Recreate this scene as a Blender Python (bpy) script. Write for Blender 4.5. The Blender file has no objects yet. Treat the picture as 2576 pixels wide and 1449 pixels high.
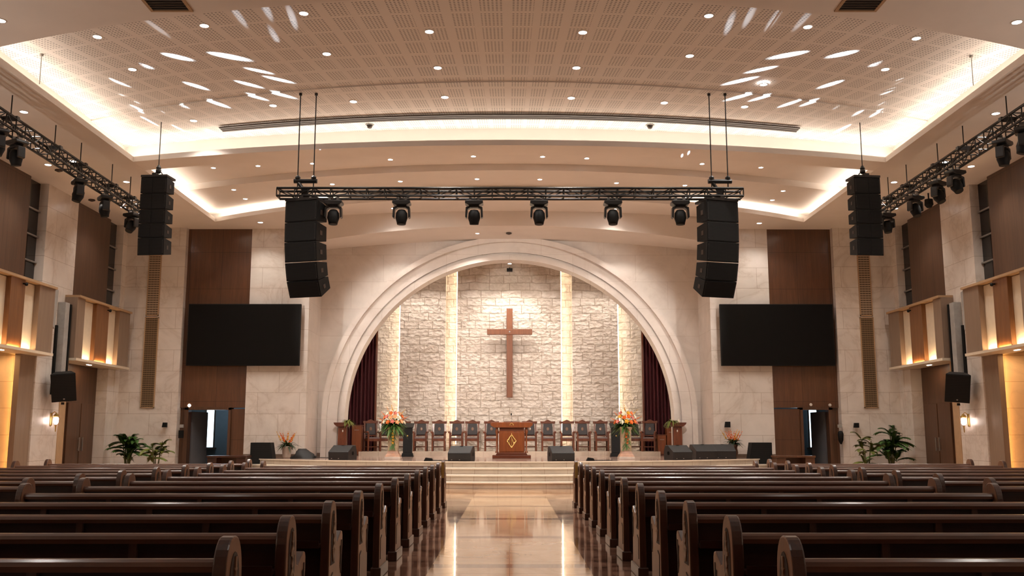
import bpy, bmesh, math, random
from mathutils import Vector, Matrix
random.seed(11)
S = bpy.context.scene
COL = S.collection
PI = math.pi

# ------------------------------------------------------------------ camera
F, CX, CY, CAMZ = 2450.0, 1288.0, 724.5, 1.3
PITCH = math.atan(375.5 / F)
YAW = math.atan(6 / F)
cam_d = bpy.data.cameras.new('camera')
cam = bpy.data.objects.new('camera', cam_d)
COL.objects.link(cam)
cam_d.sensor_width = 36
cam_d.lens = F / 2576 * 36
cam_d.clip_end = 200
cam.location = (0, 0, CAMZ)
cam.rotation_euler = (PI / 2 + PITCH, 0, -YAW)
S.camera = cam


def ray(px, py):
    a = (px - CX) / F
    b = (CY - py) / F
    cp, sp, cy, sy = math.cos(PITCH), math.sin(PITCH), math.cos(YAW), math.sin(YAW)
    y = cp - b * sp
    return Vector((a * cy + y * sy, -a * sy + y * cy, sp + b * cp))


def at_y(px, py, Y):
    d = ray(px, py)
    return Vector((0, 0, CAMZ)) + d * (Y / d.y)


def at_z(px, py, Z):
    d = ray(px, py)
    return Vector((0, 0, CAMZ)) + d * ((Z - CAMZ) / d.z)


def at_x(px, py, X):
    d = ray(px, py)
    return Vector((0, 0, CAMZ)) + d * (X / d.x)


# ------------------------------------------------------------------ materials
def nodes_of(name):
    m = bpy.data.materials.new(name)
    m.use_nodes = True
    nt = m.node_tree
    b = nt.nodes['Principled BSDF']
    return m, nt, b


def N(nt, kind, **kw):
    n = nt.nodes.new(kind)
    for k, v in kw.items():
        if k.startswith('i_'):
            key = k[2:]
            key = int(key) if key.isdigit() else key.replace('_', ' ')
            n.inputs[key].default_value = v
        else:
            setattr(n, k, v)
    return n


def L(nt, a, b):
    nt.links.new(a, b)


def ramp(nt, src, stops):
    r = N(nt, 'ShaderNodeValToRGB')
    e = r.color_ramp.elements
    while len(e) < len(stops):
        e.new(0.5)
    for i, (p, c) in enumerate(stops):
        e[i].position = p
        e[i].color = (*c, 1)
    L(nt, src, r.inputs[0])
    return r.outputs[0]


def mixc(nt, fac, a, b, mode='MIX'):
    m = N(nt, 'ShaderNodeMix', data_type='RGBA', blend_type=mode)
    for sock, v in ((m.inputs[0], fac), (m.inputs[6], a), (m.inputs[7], b)):
        if isinstance(v, (int, float)):
            sock.default_value = v
        elif isinstance(v, tuple):
            sock.default_value = (*v, 1)
        else:
            L(nt, v, sock)
    return m.outputs[2]


def M_(nt, op, a, b=None, c=None):
    m = N(nt, 'ShaderNodeMath', operation=op)
    for i, v in enumerate((a, b, c)):
        if v is None:
            continue
        if isinstance(v, (int, float)):
            m.inputs[i].default_value = v
        else:
            L(nt, v, m.inputs[i])
    return m.outputs[0]


def coords(nt, swiz='xyz', scale=(1, 1, 1)):
    """object coordinates, with the axes reordered so a wall pattern lies in its plane"""
    tc = N(nt, 'ShaderNodeTexCoord')
    sep = N(nt, 'ShaderNodeSeparateXYZ')
    L(nt, tc.outputs['Object'], sep.inputs[0])
    cmb = N(nt, 'ShaderNodeCombineXYZ')
    for i, ch in enumerate(swiz):
        s = sep.outputs['xyz'.index(ch)]
        L(nt, M_(nt, 'MULTIPLY', s, float(scale[i])), cmb.inputs[i])
    return cmb.outputs[0]


def noise(nt, vec, scale=5, detail=4, rough=0.55, dist=0.0):
    n = N(nt, 'ShaderNodeTexNoise')
    n.inputs['Scale'].default_value = scale
    n.inputs['Detail'].default_value = detail
    n.inputs['Roughness'].default_value = rough
    n.inputs['Distortion'].default_value = dist
    if vec is not None:
        L(nt, vec, n.inputs['Vector'])
    return n.outputs['Fac']


def bump(nt, b, h, strength=0.3, dist=0.02):
    bp = N(nt, 'ShaderNodeBump')
    bp.inputs['Strength'].default_value = strength
    bp.inputs['Distance'].default_value = dist
    L(nt, h, bp.inputs['Height'])
    L(nt, bp.outputs[0], b.inputs['Normal'])


def plain(name, col, rough=0.5, metal=0.0, coat=0.0, var=0.12, vscale=6.0, spec=0.5):
    m, nt, b = nodes_of(name)
    f = noise(nt, coords(nt), vscale, 4)
    c = ramp(nt, f, [(0.3, tuple(x * (1 - var) for x in col)), (0.7, tuple(min(1, x * (1 + var)) for x in col))])
    L(nt, c, b.inputs['Base Color'])
    b.inputs['Roughness'].default_value = rough
    b.inputs['Metallic'].default_value = metal
    b.inputs['Coat Weight'].default_value = coat
    b.inputs['Coat Roughness'].default_value = 0.12
    b.inputs['Specular IOR Level'].default_value = spec
    return m


def emit(name, col, strength):
    m, nt, b = nodes_of(name)
    b.inputs['Base Color'].default_value = (*col, 1)
    b.inputs['Emission Color'].default_value = (*col, 1)
    b.inputs['Emission Strength'].default_value = strength
    return m


def wood(name, dark, light, swiz='xyz', scale=(14, 14, 1.2), rough=0.35, coat=0.2, planks=None):
    m, nt, b = nodes_of(name)
    v = coords(nt, swiz, scale)
    f = noise(nt, v, 1.0, 6, 0.6, 0.6)
    f2 = noise(nt, v, 5.0, 3, 0.6)
    mixf = M_(nt, 'ADD', M_(nt, 'MULTIPLY', f, 0.7), M_(nt, 'MULTIPLY', f2, 0.3))
    c = ramp(nt, mixf, [(0.32, dark), (0.68, light)])
    if planks:
        br = N(nt, 'ShaderNodeTexBrick')
        br.offset = 0.0
        L(nt, coords(nt, planks[0]), br.inputs['Vector'])
        br.inputs['Scale'].default_value = 1
        br.inputs['Brick Width'].default_value = planks[1]
        br.inputs['Row Height'].default_value = planks[2]
        br.inputs['Mortar Size'].default_value = 0.006
        br.inputs['Mortar Smooth'].default_value = 0.1
        br.inputs['Color1'].default_value = (1, 1, 1, 1)
        br.inputs['Color2'].default_value = (0.86, 0.86, 0.86, 1)
        br.inputs['Mortar'].default_value = (0.35, 0.3, 0.28, 1)
        c = mixc(nt, 1.0, c, br.outputs['Color'], 'MULTIPLY')
    L(nt, c, b.inputs['Base Color'])
    b.inputs['Roughness'].default_value = rough
    b.inputs['Coat Weight'].default_value = coat
    b.inputs['Coat Roughness'].default_value = 0.15
    return m


def marble(name, swiz, base=(0.78, 0.715, 0.65), vein=(0.52, 0.42, 0.34), bw=1.35, bh=0.68, rough=0.3, joint=0.006):
    m, nt, b = nodes_of(name)
    v = coords(nt, swiz)
    n1 = noise(nt, v, 0.55, 7, 0.6, 0.9)
    vein_f = M_(nt, 'ABSOLUTE', M_(nt, 'SUBTRACT', n1, 0.5))
    c = ramp(nt, vein_f, [(0.0, tuple(0.45 * a + 0.55 * q for a, q in zip(vein, base))), (0.02, tuple(0.2 * a + 0.8 * q for a, q in zip(vein, base))), (0.09, base)])
    cl = noise(nt, v, 2.2, 3)
    c = mixc(nt, 1.0, c, ramp(nt, cl, [(0.3, (0.9, 0.9, 0.9)), (0.7, (1, 1, 1))]), 'MULTIPLY')
    br = N(nt, 'ShaderNodeTexBrick')
    br.offset = 0.5
    L(nt, v, br.inputs['Vector'])
    br.inputs['Scale'].default_value = 1
    br.inputs['Brick Width'].default_value = bw
    br.inputs['Row Height'].default_value = bh
    br.inputs['Mortar Size'].default_value = joint
    br.inputs['Mortar Smooth'].default_value = 0.2
    br.inputs['Color1'].default_value = (1, 1, 1, 1)
    br.inputs['Color2'].default_value = (0.94, 0.93, 0.93, 1)
    br.inputs['Mortar'].default_value = (0.6, 0.53, 0.48, 1)
    c = mixc(nt, 1.0, c, br.outputs['Color'], 'MULTIPLY')
    L(nt, c, b.inputs['Base Color'])
    b.inputs['Roughness'].default_value = rough
    return m


def stone(name):
    m, nt, b = nodes_of(name)
    v = coords(nt, 'xzy')
    wob = noise(nt, v, 1.6, 3)
    vv = N(nt, 'ShaderNodeVectorMath', operation='ADD')
    cmb = N(nt, 'ShaderNodeCombineXYZ')
    L(nt, M_(nt, 'MULTIPLY', M_(nt, 'SUBTRACT', wob, 0.5), 0.20), cmb.inputs[1])
    L(nt, v, vv.inputs[0])
    L(nt, cmb.outputs[0], vv.inputs[1])
    br = N(nt, 'ShaderNodeTexBrick')
    br.offset = 0.42
    br.squash = 0.7
    br.squash_frequency = 3
    L(nt, vv.outputs[0], br.inputs['Vector'])
    br.inputs['Scale'].default_value = 1
    br.inputs['Brick Width'].default_value = 0.78
    br.inputs['Row Height'].default_value = 0.3
    br.inputs['Mortar Size'].default_value = 0.016
    br.inputs['Mortar Smooth'].default_value = 0.6
    br.inputs['Bias'].default_value = 0.1
    br.inputs['Color1'].default_value = (0.80, 0.72, 0.64, 1)
    br.inputs['Color2'].default_value = (0.72, 0.63, 0.545, 1)
    br.inputs['Mortar'].default_value = (0.62, 0.51, 0.41, 1)
    n1 = noise(nt, v, 5, 6, 0.6, 0.8)
    c = mixc(nt, 1.0, br.outputs['Color'], ramp(nt, n1, [(0.25, (0.78, 0.74, 0.70)), (0.6, (1, 1, 1))]), 'MULTIPLY')
    L(nt, c, b.inputs['Base Color'])
    b.inputs['Roughness'].default_value = 0.8
    vo = N(nt, 'ShaderNodeTexVoronoi')
    vo.inputs['Scale'].default_value = 5.5
    L(nt, coords(nt, 'xzy', (1, 1.6, 1)), vo.inputs['Vector'])
    h = M_(nt, 'ADD', M_(nt, 'MULTIPLY', br.outputs['Fac'], -1.0),
           M_(nt, 'ADD', M_(nt, 'MULTIPLY', n1, 1.6), M_(nt, 'MULTIPLY', vo.outputs['Distance'], 1.1)))
    bump(nt, b, h, 0.9, 0.05)
    return m


def perforated(name, base):
    """ceiling board with patches of drilled holes laid out in rings around the chancel"""
    m, nt, b = nodes_of(name)
    tc = N(nt, 'ShaderNodeTexCoord')
    sep = N(nt, 'ShaderNodeSeparateXYZ')
    L(nt, tc.outputs['Object'], sep.inputs[0])
    x = sep.outputs[0]
    y = M_(nt, 'SUBTRACT', 40.0, sep.outputs[1])
    r = M_(nt, 'SQRT', M_(nt, 'ADD', M_(nt, 'MULTIPLY', x, x), M_(nt, 'MULTIPLY', y, y)))
    u = M_(nt, 'ADD', M_(nt, 'MULTIPLY', M_(nt, 'ARCTAN2', x, y), 22.0), 100.0)
    pu = M_(nt, 'FRACT', M_(nt, 'MULTIPLY', u, 2.0 / 1.02))
    pv = M_(nt, 'FRACT', M_(nt, 'DIVIDE', r, 0.62))

    def band(v, lo, hi):
        return M_(nt, 'MULTIPLY', M_(nt, 'GREATER_THAN', v, lo), M_(nt, 'LESS_THAN', v, hi))
    patch = M_(nt, 'MULTIPLY', band(pu, 0.12, 0.86), band(pv, 0.10, 0.92))
    du = M_(nt, 'SUBTRACT', M_(nt, 'FRACT', M_(nt, 'DIVIDE', u, 0.068)), 0.5)
    dv = M_(nt, 'SUBTRACT', M_(nt, 'FRACT', M_(nt, 'DIVIDE', r, 0.068)), 0.5)
    d = M_(nt, 'SQRT', M_(nt, 'ADD', M_(nt, 'MULTIPLY', du, du), M_(nt, 'MULTIPLY', dv, dv)))
    hole = M_(nt, 'MULTIPLY', M_(nt, 'LESS_THAN', d, 0.27), patch)
    c = mixc(nt, hole, base, tuple(v * 0.42 for v in base))
    L(nt, c, b.inputs['Base Color'])
    b.inputs['Roughness'].default_value = 0.75
    return m


def floor_mat(name):
    m, nt, b = nodes_of(name)
    tc = N(nt, 'ShaderNodeTexCoord')
    sep = N(nt, 'ShaderNodeSeparateXYZ')
    L(nt, tc.outputs['Object'], sep.inputs[0])
    x, y = sep.outputs[0], sep.outputs[1]
    v = coords(nt)
    n1 = noise(nt, v, 1.3, 8, 0.62, 1.8)
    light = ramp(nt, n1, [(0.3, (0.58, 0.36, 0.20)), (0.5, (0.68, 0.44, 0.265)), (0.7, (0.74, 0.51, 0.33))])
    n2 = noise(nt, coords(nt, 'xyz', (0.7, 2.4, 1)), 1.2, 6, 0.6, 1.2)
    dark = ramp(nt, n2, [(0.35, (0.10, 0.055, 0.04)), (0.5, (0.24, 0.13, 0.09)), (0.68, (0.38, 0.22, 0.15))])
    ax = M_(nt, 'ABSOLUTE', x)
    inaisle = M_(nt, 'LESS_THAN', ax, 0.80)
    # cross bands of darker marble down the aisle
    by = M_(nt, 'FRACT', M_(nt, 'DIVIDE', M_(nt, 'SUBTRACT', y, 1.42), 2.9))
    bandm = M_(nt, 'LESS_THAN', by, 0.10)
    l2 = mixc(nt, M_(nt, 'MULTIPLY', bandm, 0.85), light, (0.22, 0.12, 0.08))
    # fine tile joints
    br = N(nt, 'ShaderNodeTexBrick')
    br.offset = 0.0
    L(nt, v, br.inputs['Vector'])
    br.inputs['Scale'].default_value = 1
    br.inputs['Brick Width'].default_value = 0.8
    br.inputs['Row Height'].default_value = 0.97
    br.inputs['Mortar Size'].default_value = 0.004
    br.inputs['Color1'].default_value = (1, 1, 1, 1)
    br.inputs['Color2'].default_value = (0.88, 0.86, 0.85, 1)
    br.inputs['Mortar'].default_value = (0.6, 0.55, 0.5, 1)
    # cross aisle in front of the stage is lighter
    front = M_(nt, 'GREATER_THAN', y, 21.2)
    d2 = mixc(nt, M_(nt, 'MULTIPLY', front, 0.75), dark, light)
    tile = N(nt, 'ShaderNodeTexChecker')
    tile.inputs['Scale'].default_value = 1.25
    tile.inputs['Color1'].default_value = (1, 1, 1, 1)
    tile.inputs['Color2'].default_value = (0.7, 0.64, 0.6, 1)
    L(nt, coords(nt, 'xyz', (0.8, 0.55, 0)), tile.inputs['Vector'])
    d2 = mixc(nt, 1.0, d2, tile.outputs[0], 'MULTIPLY')
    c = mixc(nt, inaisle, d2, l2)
    c = mixc(nt, 1.0, c, br.outputs['Color'], 'MULTIPLY')
    L(nt, c, b.inputs['Base Color'])
    rg = ramp(nt, noise(nt, v, 2.0, 3), [(0.3, (0.045,) * 3), (0.7, (0.09,) * 3)])
    L(nt, rg, b.inputs['Roughness'])
    b.inputs['Specular IOR Level'].default_value = 0.6
    return m


def curtain_mat(name):
    m, nt, b = nodes_of(name)
    f = noise(nt, coords(nt, 'xyz', (18, 18, 0.7)), 1, 3)
    L(nt, ramp(nt, f, [(0.3, (0.03, 0.0025, 0.005)), (0.7, (0.085, 0.006, 0.011))]), b.inputs['Base Color'])
    b.inputs['Roughness'].default_value = 0.8
    b.inputs['Sheen Weight'].default_value = 0.15
    b.inputs['Sheen Tint'].default_value = (0.8, 0.2, 0.2, 1)
    return m


def grille_mat(name, col, dark, period):
    m, nt, b = nodes_of(name)
    tc = N(nt, 'ShaderNodeTexCoord')
    sep = N(nt, 'ShaderNodeSeparateXYZ')
    L(nt, tc.outputs['Object'], sep.inputs[0])
    fz = M_(nt, 'FRACT', M_(nt, 'DIVIDE', sep.outputs[2], period))
    fx = M_(nt, 'FRACT', M_(nt, 'DIVIDE', sep.outputs[0], period * 1.3))
    hole = M_(nt, 'MULTIPLY', M_(nt, 'GREATER_THAN', fz, 0.45), M_(nt, 'GREATER_THAN', fx, 0.08))
    L(nt, mixc(nt, hole, col, dark), b.inputs['Base Color'])
    b.inputs['Roughness'].default_value = 0.6
    b.inputs['Specular IOR Level'].default_value = 0.25
    return m


PAINT = (0.84, 0.775, 0.72)
M = {}
M['ceiling'] = plain('ceiling_paint', PAINT, 0.8, var=0.03, vscale=1.0, spec=0.2)
M['perf'] = perforated('perforated_board', PAINT)
M['marble_front'] = marble('cream_marble_front', 'xzy')
M['marble_side'] = marble('cream_marble_side', 'yzx')
M['marble_alcove'] = marble('alcove_marble', 'xzy', (0.70, 0.56, 0.42))
M['plaster'] = marble('arch_limestone', 'xzy', (0.80, 0.73, 0.665), (0.68, 0.59, 0.52), 2.2, 0.95, 0.42, 0.003)
M['stone'] = stone('split_face_stone')
M['step'] = marble('stage_marble', 'xzy', (0.56, 0.47, 0.38), (0.40, 0.32, 0.25), 0.62, 3.0, 0.28, 0.006)
M['nosing'] = plain('pale_step_nosing', (0.82, 0.72, 0.60), 0.25, var=0.05)  # pale colour paints the light caught by treads and noses
M['stagetop'] = marble('stage_top_marble', 'xyz', (0.58, 0.42, 0.34), (0.40, 0.26, 0.20), 0.9, 0.9, 0.10, 0.004)
M['floor'] = floor_mat('polished_floor')
M['panel'] = wood('brown_wall_veneer', (0.075, 0.030, 0.013), (0.15, 0.062, 0.027), 'xyz', (9, 9, 0.6), 0.28, 0.35, ('xzy', 1.05, 1.22))
M['panel_side'] = wood('side_wall_veneer', (0.062, 0.031, 0.018), (0.115, 0.058, 0.034), 'xyz', (9, 9, 0.6), 0.4, 0.15, ('yzx', 0.95, 4.0))
M['door_wood'] = wood('dark_door_veneer', (0.06, 0.027, 0.013), (0.12, 0.054, 0.026), 'xyz', (9, 9, 0.6), 0.45, 0.1)
M['box_wood'] = wood('warm_panel_veneer', (0.16, 0.068, 0.024), (0.27, 0.12, 0.045), 'xyz', (12, 12, 0.7), 0.4, 0.1)
M['box_grey'] = wood('taupe_panel_veneer', (0.22, 0.15, 0.105), (0.29, 0.20, 0.14), 'xyz', (12, 12, 0.7), 0.45, 0.1)
M['cream'] = plain('cream_panel', (0.72, 0.62, 0.48), 0.6, var=0.04)
M['tan'] = plain('tan_reveal', (0.42, 0.27, 0.15), 0.6, var=0.06)
M['pew'] = wood('dark_pew_wood', (0.010, 0.0027, 0.0013), (0.032, 0.0085, 0.0038), 'xyz', (1.0, 16, 16), 0.3, 0.12)
M['pew'].node_tree.nodes['Principled BSDF'].inputs['Specular IOR Level'].default_value = 0.3
M['rail'] = wood('polished_rail_wood', (0.06, 0.021, 0.011), (0.125, 0.048, 0.025), 'xyz', (1.0, 16, 16), 0.3, 0.6)  # lighter than the pew wood: the rail highlights are put into its colour
M['pew_end'] = wood('pew_end_wood', (0.15, 0.060, 0.026), (0.225, 0.096, 0.043), 'xyz', (14, 14, 1.4), 0.42, 0.12)
M['pew_edge'] = wood('pew_edge_wood', (0.024, 0.007, 0.003), (0.062, 0.018, 0.007), 'xyz', (14, 14, 1.4), 0.32, 0.25)
M['carve_dark'] = plain('carved_recess', (0.028, 0.012, 0.007), 0.6)  # dark plates paint the shade of carved hollows; nothing is cut in
M['carve_light'] = wood('carved_relief', (0.13, 0.056, 0.025), (0.2, 0.09, 0.042), 'xyz', (14, 14, 2), 0.4, 0.2)
M['chair'] = wood('chair_mahogany', (0.075, 0.018, 0.006), (0.17, 0.046, 0.015), 'xyz', (12, 12, 2), 0.3, 0.35)
M['leather'] = plain('dark_leather', (0.020, 0.0125, 0.0115), 0.5, var=0.25)
M['cushion'] = plain('grey_cushion', (0.14, 0.105, 0.105), 0.7)
M['lectern'] = wood('lectern_wood', (0.12, 0.028, 0.006), (0.235, 0.064, 0.015), 'xyz', (11, 11, 1), 0.3, 0.3)
M['lectern_dark'] = wood('lectern_base_wood', (0.07, 0.015, 0.005), (0.125, 0.032, 0.011), 'xyz', (1, 11, 11), 0.3, 0.3)
M['cross'] = wood('cross_wood', (0.15, 0.046, 0.015), (0.25, 0.084, 0.03), 'xyz', (14, 14, 1.2), 0.35, 0.3)
M['gold'] = plain('antique_brass', (0.62, 0.42, 0.14), 0.3, 0.9)
M['black'] = plain('black_cabinet_paint', (0.005, 0.0047, 0.0044), 0.6, var=0.3, vscale=20, spec=0.25)
M['grille'] = grille_mat('speaker_grille', (0.009, 0.0085, 0.008), (0.003, 0.003, 0.003), 0.03)
M['metal'] = plain('black_truss_metal', (0.022, 0.020, 0.019), 0.35, 0.4, var=0.3)
M['blackgloss'] = plain('black_fixture_plastic', (0.012, 0.012, 0.012), 0.3)
M['rig'] = plain('dark_rigging_steel', (0.06, 0.055, 0.05), 0.4, 0.6)
M['steel'] = plain('dull_steel', (0.35, 0.34, 0.32), 0.35, 0.8)
M['greymetal'] = plain('grey_enclosure', (0.34, 0.33, 0.31), 0.5)
M['screen'] = plain('dark_screen', (0.005, 0.0045, 0.004), 0.5, var=0.1, spec=0.12)
M['monitor'] = plain('monitor_paint', (0.013, 0.0135, 0.0145), 0.42, var=0.15, vscale=30)
M['curtain'] = curtain_mat('dark_red_velvet')
M['green'] = plain('palm_green', (0.055, 0.13, 0.022), 0.5, var=0.5, vscale=7)
M['green2'] = plain('yellow_green_leaf', (0.13, 0.15, 0.022), 0.5, var=0.4, vscale=7)
M['leafdark'] = plain('dark_leaf', (0.022, 0.045, 0.014), 0.5, var=0.4)
M['stem'] = plain('plant_stem', (0.10, 0.10, 0.03), 0.6)
M['white_pot'] = plain('white_glazed_pot', (0.55, 0.47, 0.40), 0.4)
M['terra'] = plain('terracotta', (0.36, 0.15, 0.07), 0.6)
M['darkpot'] = plain('brown_glazed_vase', (0.10, 0.045, 0.025), 0.3, var=0.5)
M['orange'] = plain('orange_petal', (0.72, 0.16, 0.025), 0.5, var=0.15)
M['yellow'] = plain('yellow_petal', (0.72, 0.38, 0.03), 0.5, var=0.15)
M['white'] = plain('cream_petal', (0.82, 0.76, 0.60), 0.5, var=0.06)
M['pink'] = plain('pink_petal', (0.68, 0.22, 0.17), 0.5, var=0.2)
M['peach'] = plain('peach_petal', (0.78, 0.40, 0.19), 0.5, var=0.1)
M['pedestal'] = plain('veined_pedestal_marble', (0.40, 0.30, 0.19), 0.3, var=0.35, vscale=9)
M['pedbase'] = plain('rosy_pedestal_marble', (0.36, 0.17, 0.085), 0.35, var=0.25, vscale=9)
M['lamp'] = emit('lamp_lens', (1, 0.95, 0.92), 40)
M['lampdim'] = emit('small_lamp_lens', (1, 0.93, 0.88), 14)
M['ring'] = plain('white_lamp_ring', (0.75, 0.68, 0.62), 0.4)
M['led'] = emit('warm_led_tape', (1, 0.84, 0.62), 14)
M['sconce'] = emit('sconce_glass', (1, 0.80, 0.72), 16)
M['bluewall'] = plain('grey_blue_wall', (0.16, 0.19, 0.21), 0.8, var=0.04)
M['greydoor'] = plain('grey_door_leaf', (0.14, 0.14, 0.15), 0.5, var=0.05)
M['daylight'] = emit('daylight_window', (0.70, 0.90, 1.0), 3.2)
M['vent'] = grille_mat('vent_louvres', (0.16, 0.12, 0.09), (0.03, 0.025, 0.02), 0.06)
M['ventdark'] = plain('vent_dark', (0.035, 0.028, 0.022), 0.6)
M['slot'] = plain('slot_dark', (0.05, 0.032, 0.024), 0.5)
M['grille_tan'] = grille_mat('tan_wall_grille', (0.40, 0.30, 0.21), (0.12, 0.08, 0.05), 0.075)
M['grille_brown'] = grille_mat('brown_wall_grille', (0.24, 0.16, 0.09), (0.06, 0.038, 0.02), 0.06)
M['glass_dark'] = plain('dark_glazing', (0.012, 0.010, 0.009), 0.08)
M['skirt'] = plain('brown_skirting_stone', (0.16, 0.11, 0.08), 0.35)
M['cable'] = plain('black_rubber', (0.006, 0.006, 0.006), 0.6)
M['mirror_white'] = plain('off_white_plastic', (0.7, 0.66, 0.6), 0.4)


# ------------------------------------------------------------------ mesh builder
class MB:
    def __init__(self):
        self.v, self.f, self.mi = [], [], []

    def add(self, vs, fs, mi=0):
        o = len(self.v)
        self.v += [tuple(p) for p in vs]
        self.f += [tuple(o + i for i in f) for f in fs]
        self.mi += [mi] * len(fs)
        return self

    def box(self, lo, hi, mi=0, mat=None):
        x0, y0, z0 = lo
        x1, y1, z1 = hi
        vs = [(x0, y0, z0), (x1, y0, z0), (x1, y1, z0), (x0, y1, z0), (x0, y0, z1), (x1, y0, z1), (x1, y1, z1), (x0, y1, z1)]
        if mat:
            vs = [mat @ Vector(p) for p in vs]
        return self.add(vs, [(0, 3, 2, 1), (4, 5, 6, 7), (0, 1, 5, 4), (1, 2, 6, 5), (2, 3, 7, 6), (3, 0, 4, 7)], mi)

    def prism(self, poly, a0, a1, axis='x', mi=0, mat=None):
        """poly: 2-D outline, extruded along axis. x: (y,z)  y: (x,z)  z: (x,y)"""
        def P(p, a):
            return {'x': (a, p[0], p[1]), 'y': (p[0], a, p[1]), 'z': (p[0], p[1], a)}[axis]
        n = len(poly)
        area = sum(poly[i][0] * poly[(i + 1) % n][1] - poly[(i + 1) % n][0] * poly[i][1] for i in range(n))
        if (area < 0) != (axis == 'y'):
            poly = poly[::-1]
        vs = [P(p, a0) for p in poly] + [P(p, a1) for p in poly]
        fs = [tuple(range(n))[::-1], tuple(range(n, 2 * n))] + [(i, (i + 1) % n, n + (i + 1) % n, n + i) for i in range(n)]
        if a1 < a0:
            fs = [f[::-1] for f in fs]
        if mat:
            vs = [mat @ Vector(p) for p in vs]
        return self.add(vs, fs, mi)

    def cyl(self, p0, p1, r0, r1=None, n=10, mi=0, cap=True):
        p0, p1 = Vector(p0), Vector(p1)
        r1 = r0 if r1 is None else r1
        d = (p1 - p0)
        q = d.to_track_quat('Z', 'Y').to_matrix()
        vs = []
        for p, r in ((p0, r0), (p1, r1)):
            for i in range(n):
                a = 2 * PI * i / n
                vs.append(p + q @ Vector((r * math.cos(a), r * math.sin(a), 0)))
        fs = [(i, (i + 1) % n, n + (i + 1) % n, n + i) for i in range(n)]
        if cap:
            fs += [tuple(range(n))[::-1], tuple(range(n, 2 * n))]
        return self.add(vs, fs, mi)

    def tube(self, pts, r, n=6, mi=0):
        pts = [Vector(p) for p in pts]
        rs = r if isinstance(r, (list, tuple)) else [r] * len(pts)
        vs, fs = [], []
        for k, p in enumerate(pts):
            d = (pts[min(k + 1, len(pts) - 1)] - pts[max(k - 1, 0)]).normalized()
            q = d.to_track_quat('Z', 'Y').to_matrix()
            for i in range(n):
                a = 2 * PI * i / n
                vs.append(p + q @ Vector((rs[k] * math.cos(a), rs[k] * math.sin(a), 0)))
        for k in range(len(pts) - 1):
            for i in range(n):
                fs.append((k * n + i, k * n + (i + 1) % n, (k + 1) * n + (i + 1) % n, (k + 1) * n + i))
        fs += [tuple(range(n))[::-1], tuple(range((len(pts) - 1) * n, len(pts) * n))]
        return self.add(vs, fs, mi)

    def lathe(self, prof, c=(0, 0, 0), n=16, mi=0, cap=True):
        vs, fs = [], []
        for r, z in prof:
            for i in range(n):
                a = 2 * PI * i / n
                vs.append((c[0] + r * math.cos(a), c[1] + r * math.sin(a), c[2] + z))
        for k in range(len(prof) - 1):
            for i in range(n):
                fs.append((k * n + i, k * n + (i + 1) % n, (k + 1) * n + (i + 1) % n, (k + 1) * n + i))
        if cap:
            fs += [tuple(range(n))[::-1], tuple(range((len(prof) - 1) * n, len(prof) * n))]
        return self.add(vs, fs, mi)

    def ball(self, c, r, n=8, m=5, sc=(1, 1, 1), mi=0):
        c = Vector(c)
        vs, fs = [], []
        for k in range(m + 1):
            t = PI * k / m
            for i in range(n):
                a = 2 * PI * i / n
                vs.append(c + Vector((r * sc[0] * math.sin(t) * math.cos(a), r * sc[1] * math.sin(t) * math.sin(a), r * sc[2] * math.cos(t))))
        for k in range(m):
            for i in range(n):
                fs.append((k * n + i, (k + 1) * n + i, (k + 1) * n + (i + 1) % n, k * n + (i + 1) % n))
        return self.add(vs, fs, mi)

    def leaf(self, p0, d, up, length, width, droop=0.3, n=5, fold=0.2, mi=0):
        """a bent tapering blade with a folded midrib"""
        p0, d, up = Vector(p0), Vector(d).normalized(), Vector(up)
        side = d.cross(up)
        if side.length < 1e-4:
            side = Vector((1, 0, 0))
        side.normalize()
        up = side.cross(d).normalized()
        vs, fs = [], []
        for k in range(n + 1):
            t = k / n
            w = width * (math.sin(PI * min(0.97, 0.12 + 0.88 * t)) ** 0.8)
            c = p0 + d * (length * t) - Vector((0, 0, 1)) * (droop * length * t * t)
            vs += [c - side * w * 0.5 + up * fold * w, c, c + side * w * 0.5 + up * fold * w]
        for k in range(n):
            a = k * 3
            fs += [(a, a + 1, a + 4, a + 3), (a + 1, a + 2, a + 5, a + 4)]
        return self.add(vs, fs, mi)

    def build(self, name, mat, parent=None, bevel=0.0, smooth=False, seg=2, loc=None, rot=None):
        me = bpy.data.meshes.new(name)
        me.from_pydata(self.v, [], self.f)
        mats = mat if isinstance(mat, (list, tuple)) else [mat]
        for m in mats:
            me.materials.append(m)
        if len(mats) > 1:
            me.polygons.foreach_set('material_index', self.mi)
        me.update()
        if smooth:
            me.polygons.foreach_set('use_smooth', [True] * len(me.polygons))
        o = bpy.data.objects.new(name, me)
        COL.objects.link(o)
        if parent:
            o.parent = parent
        if loc is not None:
            o.location = loc
        if rot is not None:
            o.rotation_euler = rot
        if bevel:
            b = o.modifiers.new('soft_edge', 'BEVEL')
            b.width = bevel
            b.segments = seg
            b.limit_method = 'ANGLE'
            b.angle_limit = math.radians(40)
        return o


def tag(o, label, cat, group=None, kind=None):
    o['label'] = label
    o['category'] = cat
    if group:
        o['group'] = group
    if kind:
        o['kind'] = kind
    return o


def thing(name, label, cat, loc=(0, 0, 0), rz=0.0, group=None):
    o = bpy.data.objects.new(name, None)
    o.empty_display_size = 0.1
    COL.objects.link(o)
    o.location = loc
    o.rotation_euler = (0, 0, rz)
    return tag(o, label, cat, group)


def struct(o):
    o['kind'] = 'structure'
    return o


def kids(o, tree):
    return tree.get(o.name, [])


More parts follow.
